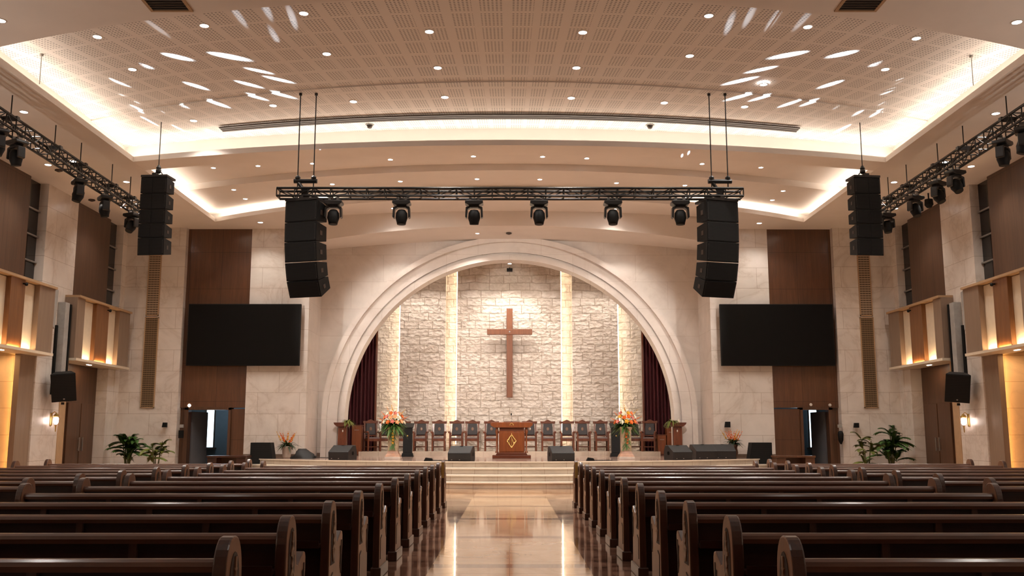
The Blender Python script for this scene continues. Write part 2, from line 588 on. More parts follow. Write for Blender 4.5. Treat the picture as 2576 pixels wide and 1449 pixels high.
def dup(root, loc=None, rz=None, label=None, group=None, flip=False):
    """copy a thing with its parts and sub-parts"""
    r = root.copy()
    COL.objects.link(r)
    if loc is not None:
        r.location = loc
    if rz is not None:
        r.rotation_euler = (0, 0, rz)
    if flip:
        r.scale = (-1, 1, 1)
    if label:
        r['label'] = label
    if group:
        r['group'] = group
    for ch in list(root.children):
        c = ch.copy()
        COL.objects.link(c)
        c.parent = r
        for g in list(ch.children):
            d = g.copy()
            COL.objects.link(d)
            d.parent = c
    return r


ORD = ['first', 'second', 'third', 'fourth', 'fifth', 'sixth', 'seventh', 'eighth', 'ninth', 'tenth', 'eleventh',
       'twelfth', 'thirteenth', 'fourteenth', 'fifteenth', 'sixteenth']


def place_words(i, n):
    """ordinal from the left"""
    if n == 1:
        return 'only one'
    if i == 0:
        return 'leftmost'
    if i == n - 1:
        return 'rightmost'
    return ORD[i] + ' from left'


# ------------------------------------------------------------------ lights
def area(name, loc, rot, sx, sy, power, col, shape='RECTANGLE', spread=None):
    d = bpy.data.lights.new(name, 'AREA')
    d.shape = shape
    d.size, d.size_y = sx, sy
    d.energy = power
    d.color = col
    if spread:
        d.spread = spread
    o = bpy.data.objects.new(name, d)
    COL.objects.link(o)
    o.location = loc
    o.rotation_euler = rot
    return o


def spot(name, loc, target, power, col, angle, blend=0.5, radius=0.05):
    d = bpy.data.lights.new(name, 'SPOT')
    d.energy = power
    d.color = col
    d.spot_size = angle
    d.spot_blend = blend
    d.shadow_soft_size = radius
    o = bpy.data.objects.new(name, d)
    COL.objects.link(o)
    o.location = loc
    o.rotation_euler = (Vector(target) - Vector(loc)).to_track_quat('-Z', 'Y').to_euler()
    return o


def point(name, loc, power, col, radius=0.05):
    d = bpy.data.lights.new(name, 'POINT')
    d.energy = power
    d.color = col
    d.shadow_soft_size = radius
    o = bpy.data.objects.new(name, d)
    COL.objects.link(o)
    o.location = loc
    return o


WARM = (1.0, 0.76, 0.55)
COVE = (1.0, 0.89, 0.76)
AMBER = (1.0, 0.46, 0.11)
K = {'cove': 6.0, 'down': 265, 'stone': 250, 'key': 2050, 'spark': 14000}
DOWNC = (1, 0.92, 0.84)

# ================================================================== ROOM SHELL
WX = 12.5            # side walls
ZS = 8.1             # soffit height
LX = 9.4             # inner edge of the side coves


def yN(x): return 14.35 + 0.0247 * x * x
def yLine(x): return 19.82 + 0.026 * x * x
def yF1(x): return 22.16 + 0.016 * x * x
def yStep(x): return 25.56 + 0.025 * x * x
def yB(x): return 27.2 + 0.0365 * x * x
def yFas(x): return 31.13 + 0.020 * x * x
def zD(x): return 8.13 - 0.0082 * x * x


NX = 56
CO = 10.0            # outer wall of the side coves


def strip(mb, ya, yb, za, zb, x0, x1, mi=0, n=NX):
    """a ceiling surface between two curves ya(x), yb(x); faces down"""
    vs = []
    for i in range(n + 1):
        x = x0 + (x1 - x0) * i / n
        vs += [(x, ya(x), za(x) if callable(za) else za), (x, yb(x), zb(x) if callable(zb) else zb)]
    mb.add(vs, [(2 * i, 2 * i + 1, 2 * i + 3, 2 * i + 2) for i in range(n)], mi)


c = MB()
LIP = 0.13
# near soffit and the side soffits
strip(c, lambda x: -4.0, yN, ZS, ZS, -LX, LX)
for s in (-1, 1):
    a, b_ = sorted((s * LX, s * (WX + 0.6)))
    strip(c, lambda x: -4.0, lambda x: 31.7, ZS, ZS, a, b_, n=4)
# riser at the near edge of the tray
strip(c, yN, yN, ZS, 8.8, -LX, LX)
strip(c, lambda x: yN(LX), lambda x: yN(LX), ZS, 8.8, -CO, -LX, n=1)
strip(c, lambda x: yN(LX), lambda x: yN(LX), ZS, 8.8, LX, CO, n=1)
# tray boards
strip(c, lambda x: min(yN(x), yN(LX)), yLine, 8.8, 8.8, -CO, CO, 1)
strip(c, yLine, yLine, 8.8, 8.77, -CO, CO, 0)
strip(c, yLine, lambda x: yF1(x) + 0.8, 8.77, 8.77, -CO, CO, 1)
# cove back wall behind the front lip, then the lower tiers
strip(c, lambda x: yF1(x) + 0.8, lambda x: yF1(x) + 0.8, 8.77, 8.14, -CO, CO)
strip(c, lambda x: yF1(x) + 0.14, lambda x: yF1(x) + 0.8, 8.14, 8.14, -LX, LX)
# beam under the first cove and its far side
strip(c, yF1, lambda x: yF1(x) + 0.8, ZS, ZS, -LX, LX)
strip(c, lambda x: yF1(x) + 0.8, lambda x: yF1(x) + 0.8, ZS, 8.62, -LX, LX)
strip(c, lambda x: yF1(x) + 0.8, yStep, 8.62, 8.62, -CO, CO)
strip(c, yStep, yStep, 8.62, 8.44, -CO, CO)
strip(c, yStep, lambda x: yB(x) + 0.36, 8.44, 8.44, -CO, CO)
strip(c, lambda x: yB(x) + 0.36, lambda x: yB(x) + 0.36, 8.44, 8.14, -CO, CO)
# side cove walls and trough floors
for s in (-1, 1):
    x = s * CO
    y0, y1, y2, y3 = yN(LX), yF1(CO) + 0.8, yStep(CO), yB(CO) + 0.36
    for ya, yb, zt in ((y0, y1, 8.8), (y1, y2, 8.62), (y2, y3, 8.44)):
        c.add([(x, ya, ZS), (x, yb, ZS), (x, yb, zt), (x, ya, zt)], [(0, 1, 2, 3)])
    c.add([(s * (LX + 0.14), y0, 8.14), (x, y0, 8.14), (x, y3, 8.14), (s * (LX + 0.14), y3, 8.14)], [(0, 1, 2, 3)])
# beam along the second cove, recess in front of the arch, curved fascia and soffit over the arch
strip(c, yB, lambda x: yB(x) + 0.42, ZS, ZS, -LX, LX)
strip(c, lambda x: yB(x) + 0.42, lambda x: yB(x) + 0.42, ZS, 8.62, -6.6, 6.6)
strip(c, lambda x: yB(x) + 0.42, yFas, 8.62, 8.62, -6.6, 6.6)
strip(c, yFas, yFas, 8.62, zD, -6.6, 6.6)
strip(c, yFas, lambda x: 34.2, zD, zD, -6.6, 6.6)
for s in (-1, 1):
    a, b_ = sorted((s * 6.6, s * LX))
    strip(c, lambda x: yB(x) + 0.42, lambda x: 31.7, ZS, ZS, a, b_, n=12)
    x = s * 6.6
    c.add([(x, yB(x) + 0.42, ZS), (x, yFas(x), ZS), (x, yFas(x), 8.62), (x, yB(x) + 0.42, 8.62)], [(0, 1, 2, 3)])
    c.add([(x, yFas(x) - .3, ZS), (x, 34.2, ZS), (x, 34.2, 7.6), (x, yFas(x) - .3, 7.6)], [(0, 1, 2, 3)])
    c.add([(x, 31.0, ZS), (s * 6.5, 31.0, ZS), (s * 6.5, 34.2, ZS), (x, 34.2, ZS)], [(0, 1, 2, 3)])
# closed back (roof slab) over everything
c.box((-13.4, -4.2, 8.95), (13.4, 39, 9.1))
struct(c.build('ceiling', [M['ceiling'], M['perf']]))

# raised lips that hide the cove lamps
lip = MB()
NS = 40


def arc_lip(mb, yf, x0, x1):
    prev = None
    for i in range(NS + 1):
        x = x0 + (x1 - x0) * i / NS
        ring = [(x, yf(x), ZS - 0.002), (x, yf(x), ZS + LIP), (x, yf(x) + 0.14, ZS + LIP), (x, yf(x) + 0.14, ZS - 0.002)]
        if prev:
            mb.add(prev + ring, [(0, 1, 5, 4), (1, 2, 6, 5), (2, 3, 7, 6), (3, 0, 4, 7)])
        prev = ring


arc_lip(lip, yF1, -LX, LX)
arc_lip(lip, yB, -LX, LX)
for s in (-1, 1):
    lip.box((min(s * LX, s * (LX + 0.14)), yN(LX), ZS - 0.002), (max(s * LX, s * (LX + 0.14)), yB(LX) + 0.14, ZS + LIP))
struct(lip.build('trim_1', M['ceiling']))

# cove lamps lying in the troughs
for s in (-1, 1):
    ya, yb = yN(LX), yB(LX)
    n = 4
    for i in range(n):
        y0 = ya + (yb - ya) * i / n
        y1 = ya + (yb - ya) * (i + 1) / n
        area('cove_lamp', (s * 9.72, (y0 + y1) / 2, 8.17), (0, s * -0.35 + PI, 0), 0.14, (y1 - y0), K['cove'] * (y1 - y0), COVE)
for yf, xa, xb, kk, off in ((yF1, -9.3, 9.3, 1.0, 0.45), (yB, -9.3, -5.2, 0.8, 0.25), (yB, 5.2, 9.3, 0.8, 0.25)):
    n = max(2, int((xb - xa) / 2.3))
    for i in range(n):
        x0 = xa + (xb - xa) * i / n
        x1 = xa + (xb - xa) * (i + 1) / n
        p0, p1 = Vector((x0, yf(x0) + off, 8.17)), Vector((x1, yf(x1) + off, 8.17))
        d = p1 - p0
        o = area('cove_lamp', (p0 + p1) / 2, (0, 0, 0), d.length, 0.14, K['cove'] * kk * d.length, COVE)
        o.rotation_euler = (Matrix.Rotation(math.atan2(d.y, d.x), 3, 'Z') @ Matrix.Rotation(PI + 0.35, 3, 'X')).to_euler()

# floor
fl = MB()
fl.add([(-14, -4.2, 0), (14, -4.2, 0), (14, 37, 0), (-14, 37, 0)], [(0, 1, 2, 3)])
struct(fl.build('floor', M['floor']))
wb = MB().box((-13.4, -4.3, 0), (13.4, -4.0, 8.1))
struct(wb.build('wall_back', M['marble_front']))

# stage with curved steps


def yS(x): return 26.85 + 0.060 * x * x


st = MB()
TOP = 0.65
for k, (off, z0, z1, xe) in enumerate(((-1.65, 0, 0.1625, 8.5), (-1.1, 0.1625, 0.325, 8.35), (-0.55, 0.325, 0.4875, 8.2), (0.0, 0.4875, 0.65, 7.72))):
    n = 40
    vs = []
    for i in range(n + 1):
        x = -xe + 2 * xe * i / n
        y = yS(x) + off
        vs += [(x, y, z0), (x, y, z1 - 0.03), (x, y - 0.03, z1 - 0.03), (x, y - 0.03, z1), (x, 33.4 if abs(x) < 6.6 else 31.6, z1)]
    fs, mi = [], []
    for i in range(n):
        a, b_ = 5 * i, 5 * (i + 1)
        st.add([vs[a + j] for j in range(4)] + [vs[b_ + j] for j in range(4)], [(0, 4, 5, 1), (1, 5, 6, 2)], 0)
        st.add([vs[a + j] for j in range(2, 4)] + [vs[b_ + j] for j in range(2, 4)], [(0, 2, 3, 1)], 2)
        st.add([vs[a + 3], vs[a + 4], vs[b_ + 3], vs[b_ + 4]], [(0, 2, 3, 1)], 1 if k == 3 else 2)
    for s in (-1, 1):
        x = s * xe
        st.add([(x, yS(x) + off, z0), (x, 31.6, z0), (x, 31.6, z1), (x, yS(x) + off, z1)], [(0, 1, 2, 3)], 0)
st.add([(-6, 33.3, TOP), (6, 33.3, TOP), (6, 37.6, TOP), (-6, 37.6, TOP)], [(0, 1, 2, 3)], 1)
st.box((-5.35, 35.0, TOP), (-3.62, 37.3, 0.80))
st.box((-3.1, 35.0, TOP), (3.2, 37.3, 0.80))
st.box((3.6, 35.0, TOP), (5.35, 37.3, 0.80))
st.box((-3.62, 35.45, TOP), (-3.1, 37.3, 0.80))
st.box((3.2, 35.45, TOP), (3.6, 37.3, 0.80))
struct(st.build('stage_floor', [M['step'], M['stagetop'], M['nosing']]))

# ------------------------------------------------------------------ arch wall
AZ, AA, AB = 1.9, 5.6, 5.51


def arch_pts(a, b, n=60, zclip=99.0, z0=TOP):
    pts = [(-a, z0)]
    for i in range(n + 1):
        t = PI - PI * i / n
        pts.append((a * math.cos(t), min(AZ + b * math.sin(t), zclip)))
    pts.append((a, z0))
    return pts


aw = MB()
inner = arch_pts(AA, AB)
outer = []
for (x, z) in inner:
    outer.append(None)
n = len(inner)
# front and rear faces: fan between the arch line and a rectangle
for Y, flip in ((33.5, False), (34.05, True)):
    vs, fs = [], []
    ca = math.atan2(8.25 - AZ, 6.6)
    icr = min(range(n), key=lambda i: abs(math.atan2(inner[i][1] - AZ, inner[i][0]) - ca))
    icl = n - 1 - icr
    for i, (x, z) in enumerate(inner):
        ang = math.atan2(z - AZ, x)
        if z <= AZ:
            ox, oz = math.copysign(6.6, x), z
        else:
            k = min(6.6 / max(abs(math.cos(ang)), 1e-6), (8.25 - AZ) / max(math.sin(ang), 1e-6))
            ox, oz = k * math.cos(ang), AZ + k * math.sin(ang)
        if i in (icr, icl):
            ox, oz = math.copysign(6.6, x), 8.25
        vs += [(x, Y, z), (ox, Y, oz)]
    for i in range(n - 1):
        f = (2 * i, 2 * i + 1, 2 * i + 3, 2 * i + 2)
        fs.append(f if flip else f[::-1])
    aw.add(vs, fs)
# return walls beside the arch
for s in (-1, 1):
    aw.add([(s * 6.54, 31.8, 0), (s * 6.54, 33.6, 0), (s * 6.54, 33.6, 8.2), (s * 6.54, 31.8, 8.2)], [(0, 1, 2, 3)])
vs = []
for (x, z) in inner:
    vs += [(x, 33.5, z), (x, 34.05, z)]
aw.add(vs, [(2 * i, 2 * i + 1, 2 * i + 3, 2 * i + 2) for i in range(n - 1)])
struct(aw.build('wall_arch', M['plaster']))


def arch_band(mb, k0, k1, y0, y1):
    """a moulding that follows the arch between two offsets k0<k1, standing out from y1 to y0"""
    A, B = arch_pts(AA + k0, AB + k0 * 1.03, zclip=8.16), arch_pts(AA + k1, AB + k1 * 1.03, zclip=8.16)
    for i in range(len(A) - 1):
        (a, az), (b_, bz), (cc, cz), (d, dz) = A[i], A[i + 1], B[i + 1], B[i]
        mb.add([(a, y0, az), (b_, y0, bz), (cc, y0, cz), (d, y0, dz), (a, y1, az), (b_, y1, bz), (cc, y1, cz), (d, y1, dz)],
               [(0, 1, 2, 3), (0, 4, 5, 1), (3, 2, 6, 7)])


tr = MB()
arch_band(tr, -0.01, 0.12, 33.30, 33.5)
arch_band(tr, 0.12, 0.20, 33.40, 33.5)
arch_band(tr, 0.26, 0.60, 33.42, 33.5)
arch_band(tr, 0.60, 0.78, 33.26, 33.5)
struct(tr.build('trim_2', M['plaster']))
sk = MB()
for s in (-1, 1):
    a, b_ = sorted((s * 6.34, s * 6.52))
    sk.box((a, 33.42, TOP), (b_, 33.5, TOP + 0.13))
    a, b_ = sorted((s * 6.56, s * 8.48))
    sk.box((a, 31.44, TOP if False else 0.0), (b_, 31.5, TOP + 0.12))
struct(sk.build('baseboard_stage', M['skirt']))

# ------------------------------------------------------------------ chancel
ch = MB()
# groove plane at the rear, proud panels in front
ch.add([(-5.35, 37.55, 0.65), (5.35, 37.55, 0.65), (5.35, 37.55, 8.2), (-5.35, 37.55, 8.2)], [(0, 1, 2, 3)])
for x0, x1 in ((-2.005, 1.96), (-4.21, -2.46), (2.40, 4.15)):
    ch.box((x0, 37.2, 0.65), (x1, 37.6, 8.2))
struct(ch.build('wall_chancel', M['stone']))
cs = MB()
for s in (-1, 1):
    cs.add([(s * 6.3, 34.0, 0.65), (s * 6.3, 37.6, 0.65), (s * 6.3, 37.6, 8.2), (s * 6.3, 34.0, 8.2)], [(0, 1, 2, 3)])
    a, b_ = sorted((s * 5.35, s * 6.3))
    cs.add([(a, 37.58, 0.65), (b_, 37.58, 0.65), (b_, 37.58, 8.2), (a, 37.58, 8.2)], [(0, 1, 2, 3)])
cs.add([(-6.4, 34.0, 8.2), (6.4, 34.0, 8.2), (6.4, 37.7, 8.2), (-6.4, 37.7, 8.2)], [(0, 1, 2, 3)])
struct(cs.build('wall_chancel_side', M['ceiling']))

leds = ((-1.99, 1, 'first groove left of the cross'), (1.945, -1, 'first groove right of the cross'),
        (-4.19, 1, 'outer groove beside the left curtain'), (4.135, -1, 'outer groove beside the right curtain'))
for x, s, w in leds:
    e = MB()
    z1 = 8.1 if abs(x) < 3 else 7.6
    e.box((x - s * 0.045 - 0.009, 37.30, 1.05), (x - s * 0.045 + 0.009, 37.36, z1))
    o = e.build('light_strip', M['led'])
    tag(o, 'glowing vertical light strip in the stone wall, ' + w, 'light strip', 'light strips in the stone wall')

# curtains (pleated) and their wooden edge posts
for s, w in ((-1, 'left'), (1, 'right')):
    cu = MB()
    n = 90
    vs = []
    for i in range(n + 1):
        t = i / n
        x = s * (4.98 + 1.2 * t)
        y = 36.2 + 0.09 * math.sin(t * 2 * PI * 9) + 0.02 * math.sin(t * 41)
        for z in (0.68, 3.0, 5.5, 8.0):
            vs.append((x, y + 0.012 * math.sin(z * 2 + t * 30), z))
    cu.add(vs, [(4 * i + j, 4 * i + 4 + j, 4 * i + 5 + j, 4 * i + 1 + j) for i in range(n) for j in range(3)])
    o = cu.build('curtain', M['curtain'], smooth=True)
    tag(o, f'tall dark red pleated curtain on the {w} inside the arch', 'curtain', 'curtains beside the stone wall')
    po = MB().box((min(s * 4.90, s * 4.97), 36.1, 0.8), (max(s * 4.90, s * 4.97), 36.2, 8.0))
    struct(po.build('trim_%d' % (3 if s < 0 else 4), M['chair']))

# cross
t = thing('wall_cross', 'large plain wooden cross hung on the stone wall', 'cross', (0, 36.95, 2.78))
MB().prism([(-0.115, 0), (0.115, 0), (0.115, 3.40), (-0.115, 3.40)], -0.06, 0.06, 'y').build('upright_beam', M['cross'], t, 0.012)
MB().prism([(-0.86, 2.38), (0.86, 2.38), (0.86, 2.59), (-0.86, 2.59)], -0.075, 0.05, 'y').build('cross_beam', M['cross'], t, 0.012)
MB().lathe([(0.001, -0.01), (0.03, -0.01), (0.03, 0.006), (0.001, 0.012)], (0, 0, 0), 12).build('stud', M['steel'], t, rot=(PI / 2, 0, 0), loc=(0, -0.085, 2.49))
MB().box((-0.05, 0.06, 0.5), (0.05, 0.25, 0.6)).box((-0.05, 0.06, 2.9), (0.05, 0.25, 3.0)).build('wall_bracket', M['metal'], t)

# ------------------------------------------------------------------ front walls, both sides of the arch
for s, side in ((-1, 'left'), (1, 'right')):
    def bx(mb, xa, xb, ya, yb, za, zb):
        mb.box((min(s * xa, s * xb), ya, za), (max(s * xa, s * xb), yb, zb))
    w = MB()
    bx(w, 6.54, 8.49, 31.5, 31.8, 0, 8.15)
    bx(w, 10.59, 12.6, 31.3, 31.8, 0, 8.15)
    struct(w.build('wall_front_' + side, M['marble_front']))
    ox0, ox1 = (9.02, 10.3) if s < 0 else (9.42, 10.25)
    p = MB()
    bx(p, 8.49, 10.59, 31.55, 31.8, 2.24, 8.15)
    bx(p, 8.49, ox0, 31.58, 31.8, 0, 2.2)
    bx(p, ox1 + 0.12, 10.59, 31.62, 31.8, 0, 2.24)
    struct(p.build('wall_veneer_' + side, M['panel']))
    fr = MB()
    bx(fr, ox0 - 0.08, ox0, 31.5, 31.82, 0, 2.24)
    bx(fr, ox1, ox1 + 0.12, 31.5, 31.82, 0, 2.24)
    bx(fr, ox0 - 0.08, ox1 + 0.12, 31.5, 31.82, 2.17, 2.26)
    d = struct(fr.build('door_%d' % (1 if s < 0 else 2), M['door_wood']))
    lf = MB()
    # open leaf swung into the side room
    hx = s * (ox1 - 0.01)
    mt = Matrix.Translation((hx, 31.85, 0)) @ Matrix.Rotation((-1 if s > 0 else 1) * (1.27 if s < 0 else 1.32) + (PI if s > 0 else 0), 4, 'Z')
    lf.box((0, -0.02, 0.02), (0.85, 0.02, 2.12), mat=mt)
    lo = lf.build('door_leaf', M['greydoor'], d)
    hn = MB()
    hn.cyl(mt @ Vector((0.76, -0.07, 0.95)), mt @ Vector((0.76, -0.07, 1.15)), 0.012)
    hn.cyl(mt @ Vector((0.76, -0.07, 1.12)), mt @ Vector((0.76, 0.0, 1.12)), 0.01)
    hn.cyl(mt @ Vector((0.76, -0.07, 0.98)), mt @ Vector((0.76, 0.0, 0.98)), 0.01)
    hn.build('handle', M['steel'], lo)
    # side room behind
    r = MB()
    xa, xb = sorted((s * 7.4, s * 12.4))
    for vs in ([(xa, 36.0, 0), (xb, 36.0, 0), (xb, 36.0, 2.9), (xa, 36.0, 2.9)], [(xa, 31.8, 2.9), (xb, 31.8, 2.9), (xb, 36, 2.9), (xa, 36, 2.9)],
               [(xa, 31.8, 0), (xa, 36, 0), (xa, 36, 2.9), (xa, 31.8, 2.9)], [(xb, 31.8, 0), (xb, 36, 0), (xb, 36, 2.9), (xb, 31.8, 2.9)]):
        r.add(vs, [(0, 1, 2, 3)])
    struct(r.build('wall_side_room_' + side, M['bluewall']))
    wx = at_y(527, 1100, 35.9).x if s < 0 else at_y(2047, 1100, 35.9).x
    wn = MB()
    wn.box((wx - 0.14, 35.93, 0.95), (wx + 0.14, 35.98, 2.45))
    w1 = struct(wn.build('window_%d' % (1 if s < 0 else 2), M['daylight']))
    wf = MB()
    for xx in (wx - 0.17, wx + 0.14):
        wf.box((xx, 35.88, 0.92), (xx + 0.03, 35.99, 2.48))
    wf.box((wx - 0.24, 35.8, 0.88), (wx + 0.24, 35.99, 0.93))
    wf.build('window_frame', M['door_wood'], w1)
    point('side_room_daylight', (s * 10.2, 34.6, 2.3), 26 if s < 0 else 9, (0.62, 0.82, 1.0), 0.3)

    # screen
    X0, X1 = (-10.39, -6.752) if s < 0 else (at_y(1811, 800, 31.3).x, at_y(2096, 800, 31.3).x)
    t = thing('display_screen', f'wide dark switched-off screen on the {side} of the arch', 'screen', ((X0 + X1) / 2, 31.28, 3.57), 0, 'screens beside the arch')
    hw = (X1 - X0) / 2
    MB().box((-hw, 0, 0), (hw, 0.1, 2.0)).build('frame', M['black'], t, 0.01)
    MB().box((-hw + 0.03, -0.004, 0.03), (hw - 0.03, 0.0, 1.97)).build('display_panel', M['screen'], t)
    MB().box((-0.9, 0.1, 0.6), (-0.7, 0.24, 1.6)).box((0.7, 0.1, 0.6), (0.9, 0.24, 1.6)).build('wall_bracket', M['metal'], t)

    # tall wall grilles (upper tan, lower brown)
    for (u0, u1, v0, v1, mk, nm) in ((378, 404, 640, 794, 'grille_tan', 'upper tan'), (354, 394, 798, 1026, 'grille_brown', 'lower brown')):
        a, b_ = at_y(u0, v1, 31.28), at_y(u1, v0, 31.28)
        x0, x1 = (-11.71, -11.38)
        g0, g1 = (371, 403) if v0 < 700 else (359, 394)
        e0, e1 = at_y(g0, (v0 + v1) / 2, 31.28).x, at_y(g1, (v0 + v1) / 2, 31.28).x
        xa, xb = sorted((-s * e0, -s * e1))
        t = thing('wall_grille', f'{nm} louvred strip of the tall grille on the {side} front wall', 'grille', ((xa + xb) / 2, 31.29, a.z), 0, 'tall wall grilles')
        hgt = b_.z - a.z
        wd = (xb - xa) / 2
        MB().box((-wd, -0.03, 0), (-wd + 0.03, 0.01, hgt)).box((wd - 0.03, -0.03, 0), (wd, 0.01, hgt)).box((-wd, -0.03, 0), (wd, 0.01, 0.03)).box((-wd, -0.03, hgt - 0.03), (wd, 0.01, hgt)).build('frame', M['tan'], t)
        MB().box((-wd + 0.03, -0.015, 0.03), (wd - 0.03, 0.005, hgt - 0.03)).build('louvre_panel', M[mk], t)

# ------------------------------------------------------------------ side walls
DY = dict(p1=(25.75, 27.6), bay1=(27.6, 30.95), bay2=(22.3, 25.75))
for s, side in ((-1, 'left'), (1, 'right')):
    def sx(mb, xa, xb, ya, yb, za, zb, mi=0):
        mb.box((min(s * xa, s * xb), ya, za), (max(s * xa, s * xb), yb, zb), mi)
    w = MB()
    sx(w, WX, 13.4, 25.75, 27.6, 0, 8.15)               # pier between the bays
    sx(w, WX, 13.4, 30.95, 31.6, 0, 8.15)               # end pier
    sx(w, WX, 13.4, 18.9, 22.3, 0, 8.15)
    sx(w, WX, 13.4, -4.2, 18.9, 0, 8.15)
    sx(w, WX + 0.02, 13.3, 30.45, 30.95, 0, 3.5)        # marble beside the door
    struct(w.build('wall_' + side, M['marble_side']))
    rc = MB()
    sx(rc, 13.5, 13.65, 22.3, 25.3, 0, 3.5)
    sx(rc, 12.69, 13.6, 25.22, 25.35, 0, 3.5)             # amber-lit alcove rear wall
    struct(rc.build('wall_alcove_' + side, M['marble_alcove']))
    pl = MB()
    sx(pl, 12.54, 12.68, 24.98, 25.75, 0, 3.5)
    struct(pl.build('wall_taupe_pier_' + side, M['box_grey']))
    rv = MB()
    sx(rv, 12.48, 12.55, 27.22, 27.6, 0, 3.42)
    struct(rv.build('trim_%d' % (5 if s < 0 else 6), M['tan']))
    # tall veneer boards above the boxes and dark glazed slots at their far ends
    for bi, (ya, yb) in enumerate((DY['bay1'], DY['bay2'])):
        v = MB()
        sx(v, 12.60, 12.9, ya + 0.02, yb - 0.80, 5.2, 8.12)
        struct(v.build('wall_veneer_upper_' + side, M['panel_side']))
        g = MB()
        sx(g, 12.74, 12.9, yb - 0.80, yb, 5.2, 8.12)
        wn = struct(g.build('window_%d' % (3 + bi + (2 if s > 0 else 0)), M['glass_dark']))
        q = MB()
        sx(q, 12.68, 12.75, yb - 0.80, yb - 0.76, 5.2, 8.12)
        for zz in (5.9, 6.6, 7.3):
            sx(q, 12.68, 12.75, yb - 0.76, yb, zz, zz + 0.04)
        q.build('window_frame', M['steel'], wn)
    # projecting box of timber and cream panels
    for bi, (ya, yb) in enumerate(((27.15, 30.98), (22.2, 25.78))):
        near = 'farther' if bi == 0 else 'nearer'
        t = thing('panel_box', f'projecting box of timber and lit cream panels, {near} one on the {side} wall', 'wall box', (s * 12.5, ya, 3.42), 0, 'panel boxes on the side walls')
        LN = yb - ya
        def lb(mb, xa, xb, y0, y1, z0, z1):
            mb.box((min(-s * xa, -s * xb), y0, z0), (max(-s * xa, -s * xb), y1, z1))
        m = MB(); lb(m, -0.3, 0.42, 0, LN, 1.78, 1.84); m.build('top_ledge', M['tan'], t)
        m = MB(); lb(m, -0.3, 0.42, 0, LN, 0.0, 0.07); m.build('bottom_ledge', M['cream'], t)
        m = MB(); lb(m, -0.3, -0.2, 0, LN, 0.07, 1.78); m.build('back_panel', M['cream'], t)
        segs = [(0.0, 0.13, 'box_grey'), (0.13, 0.35, None), (0.35, 0.58, 'box_wood'), (0.58, 0.78, None), (0.78, 1.0, 'box_grey')]
        if bi == 1:
            segs = [(0.0, 0.18, 'box_grey'), (0.18, 0.36, None), (0.36, 0.56, 'box_wood'), (0.56, 0.76, None), (0.76, 1.0, 'box_grey')]
        for f0, f1, mk in segs:
            y0, y1 = f0 * LN, f1 * LN
            if mk:
                m = MB()
                dpt = 0.36 if mk == 'box_grey' else 0.34
                lb(m, -0.2, dpt, y0, y1, 0.07, 1.78)
                m.build('timber_panel' if mk == 'box_wood' else 'taupe_panel', M[mk], t, 0.006)
            else:
                m = MB()
                lb(m, -0.2, 0.22, y0 + 0.005, y1 - 0.005, 0.09, 1.76)
                m.build('cream_niche', M['cream'], t)
                area('niche_lamp', (s * (12.5 - 0.30), ya + (y0 + y1) / 2, 3.51), (0, PI - s * -0.45, 0), 0.08, (y1 - y0) * 0.8, 5.5, (1, 0.66, 0.34))
        # amber wash on the timber board
        f0, f1 = segs[2][0], segs[2][1]
        area('niche_lamp', (s * (12.5 - 0.385), ya + (f0 + f1) / 2 * LN, 3.51), (0, PI - s * -0.9, 0), 0.06, (f1 - f0) * LN * 0.85, 3.0, (1, 0.52, 0.18))
        # small black spot on the board
        m = MB(); m.ball((-s * 0.42, segs[2][1] * LN - 0.12, 1.66), 0.045); lb(m, 0.3, 0.42, segs[2][1] * LN - 0.14, segs[2][1] * LN - 0.1, 1.66, 1.69)
        m.build('spot_lamp', M['black'], t)
        # lamp fitted under the box
        m = MB(); lb(m, 0.02, 0.08, LN * 0.42, LN * 0.48, -0.012, 0.0); m.build('under_lamp', M['lampdim'], t)
        area('under_box_lamp', (s * 12.45, ya + LN * 0.48, 3.39), (0, 0, 0), 0.1, 0.3, 6, (1, 0.7, 0.42))
    # door under the farther box
    d = MB()
    sx(d, 12.86, 12.95, 27.6, 30.5, 0, 3.45)
    dr = struct(d.build('door_%d' % (3 if s < 0 else 4), M['door_wood']))
    for y0, y1 in ((28.5, 29.35), (29.4, 30.25)):
        m = MB(); sx(m, 12.81, 12.87, y0, y1, 0.02, 2.3); lf = m.build('door_leaf', M['door_wood'], dr, 0.01)
        m = MB(); yy = y1 - 0.09 if y0 < 29 else y0 + 0.09
        m.cyl((s * 12.76, yy, 0.9), (s * 12.76, yy, 1.3), 0.014); m.cyl((s * 12.76, yy, 0.95), (s * 12.82, yy, 0.95), 0.01); m.cyl((s * 12.76, yy, 1.25), (s * 12.82, yy, 1.25), 0.01)
        m.build('handle', M['steel'], lf)
    # amber lamps of the alcove
    area('alcove_lamp', (s * 12.72, 25.12, 1.75), (0, -s * PI / 2, 0), 3.3, 0.05, 13, AMBER)
    area('alcove_lamp', (s * 12.95, 24.6, 3.4), (0, 0, 0), 0.15, 0.6, 9, (1, 0.62, 0.28))

    # sconce on the pier
    p = at_x(127, 1058, -WX) if s < 0 else at_x(2438, 1060, WX)
    t = thing('wall_sconce', f'small glowing lantern sconce on the {side} marble pier', 'wall lamp', (s * WX, p.y, p.z), 0, 'wall sconces')
    MB().box((min(0, -s * 0.03), -0.05, -0.14), (max(0, -s * 0.03), 0.05, 0.2)).build('back_plate', M['gold'], t, 0.006)
    MB().lathe([(0.03, -0.10), (0.06, -0.06), (0.066, 0.05), (0.05, 0.09)], (-s * 0.15, 0, 0), 12).build('glass_shade', M['sconce'], t, smooth=True)
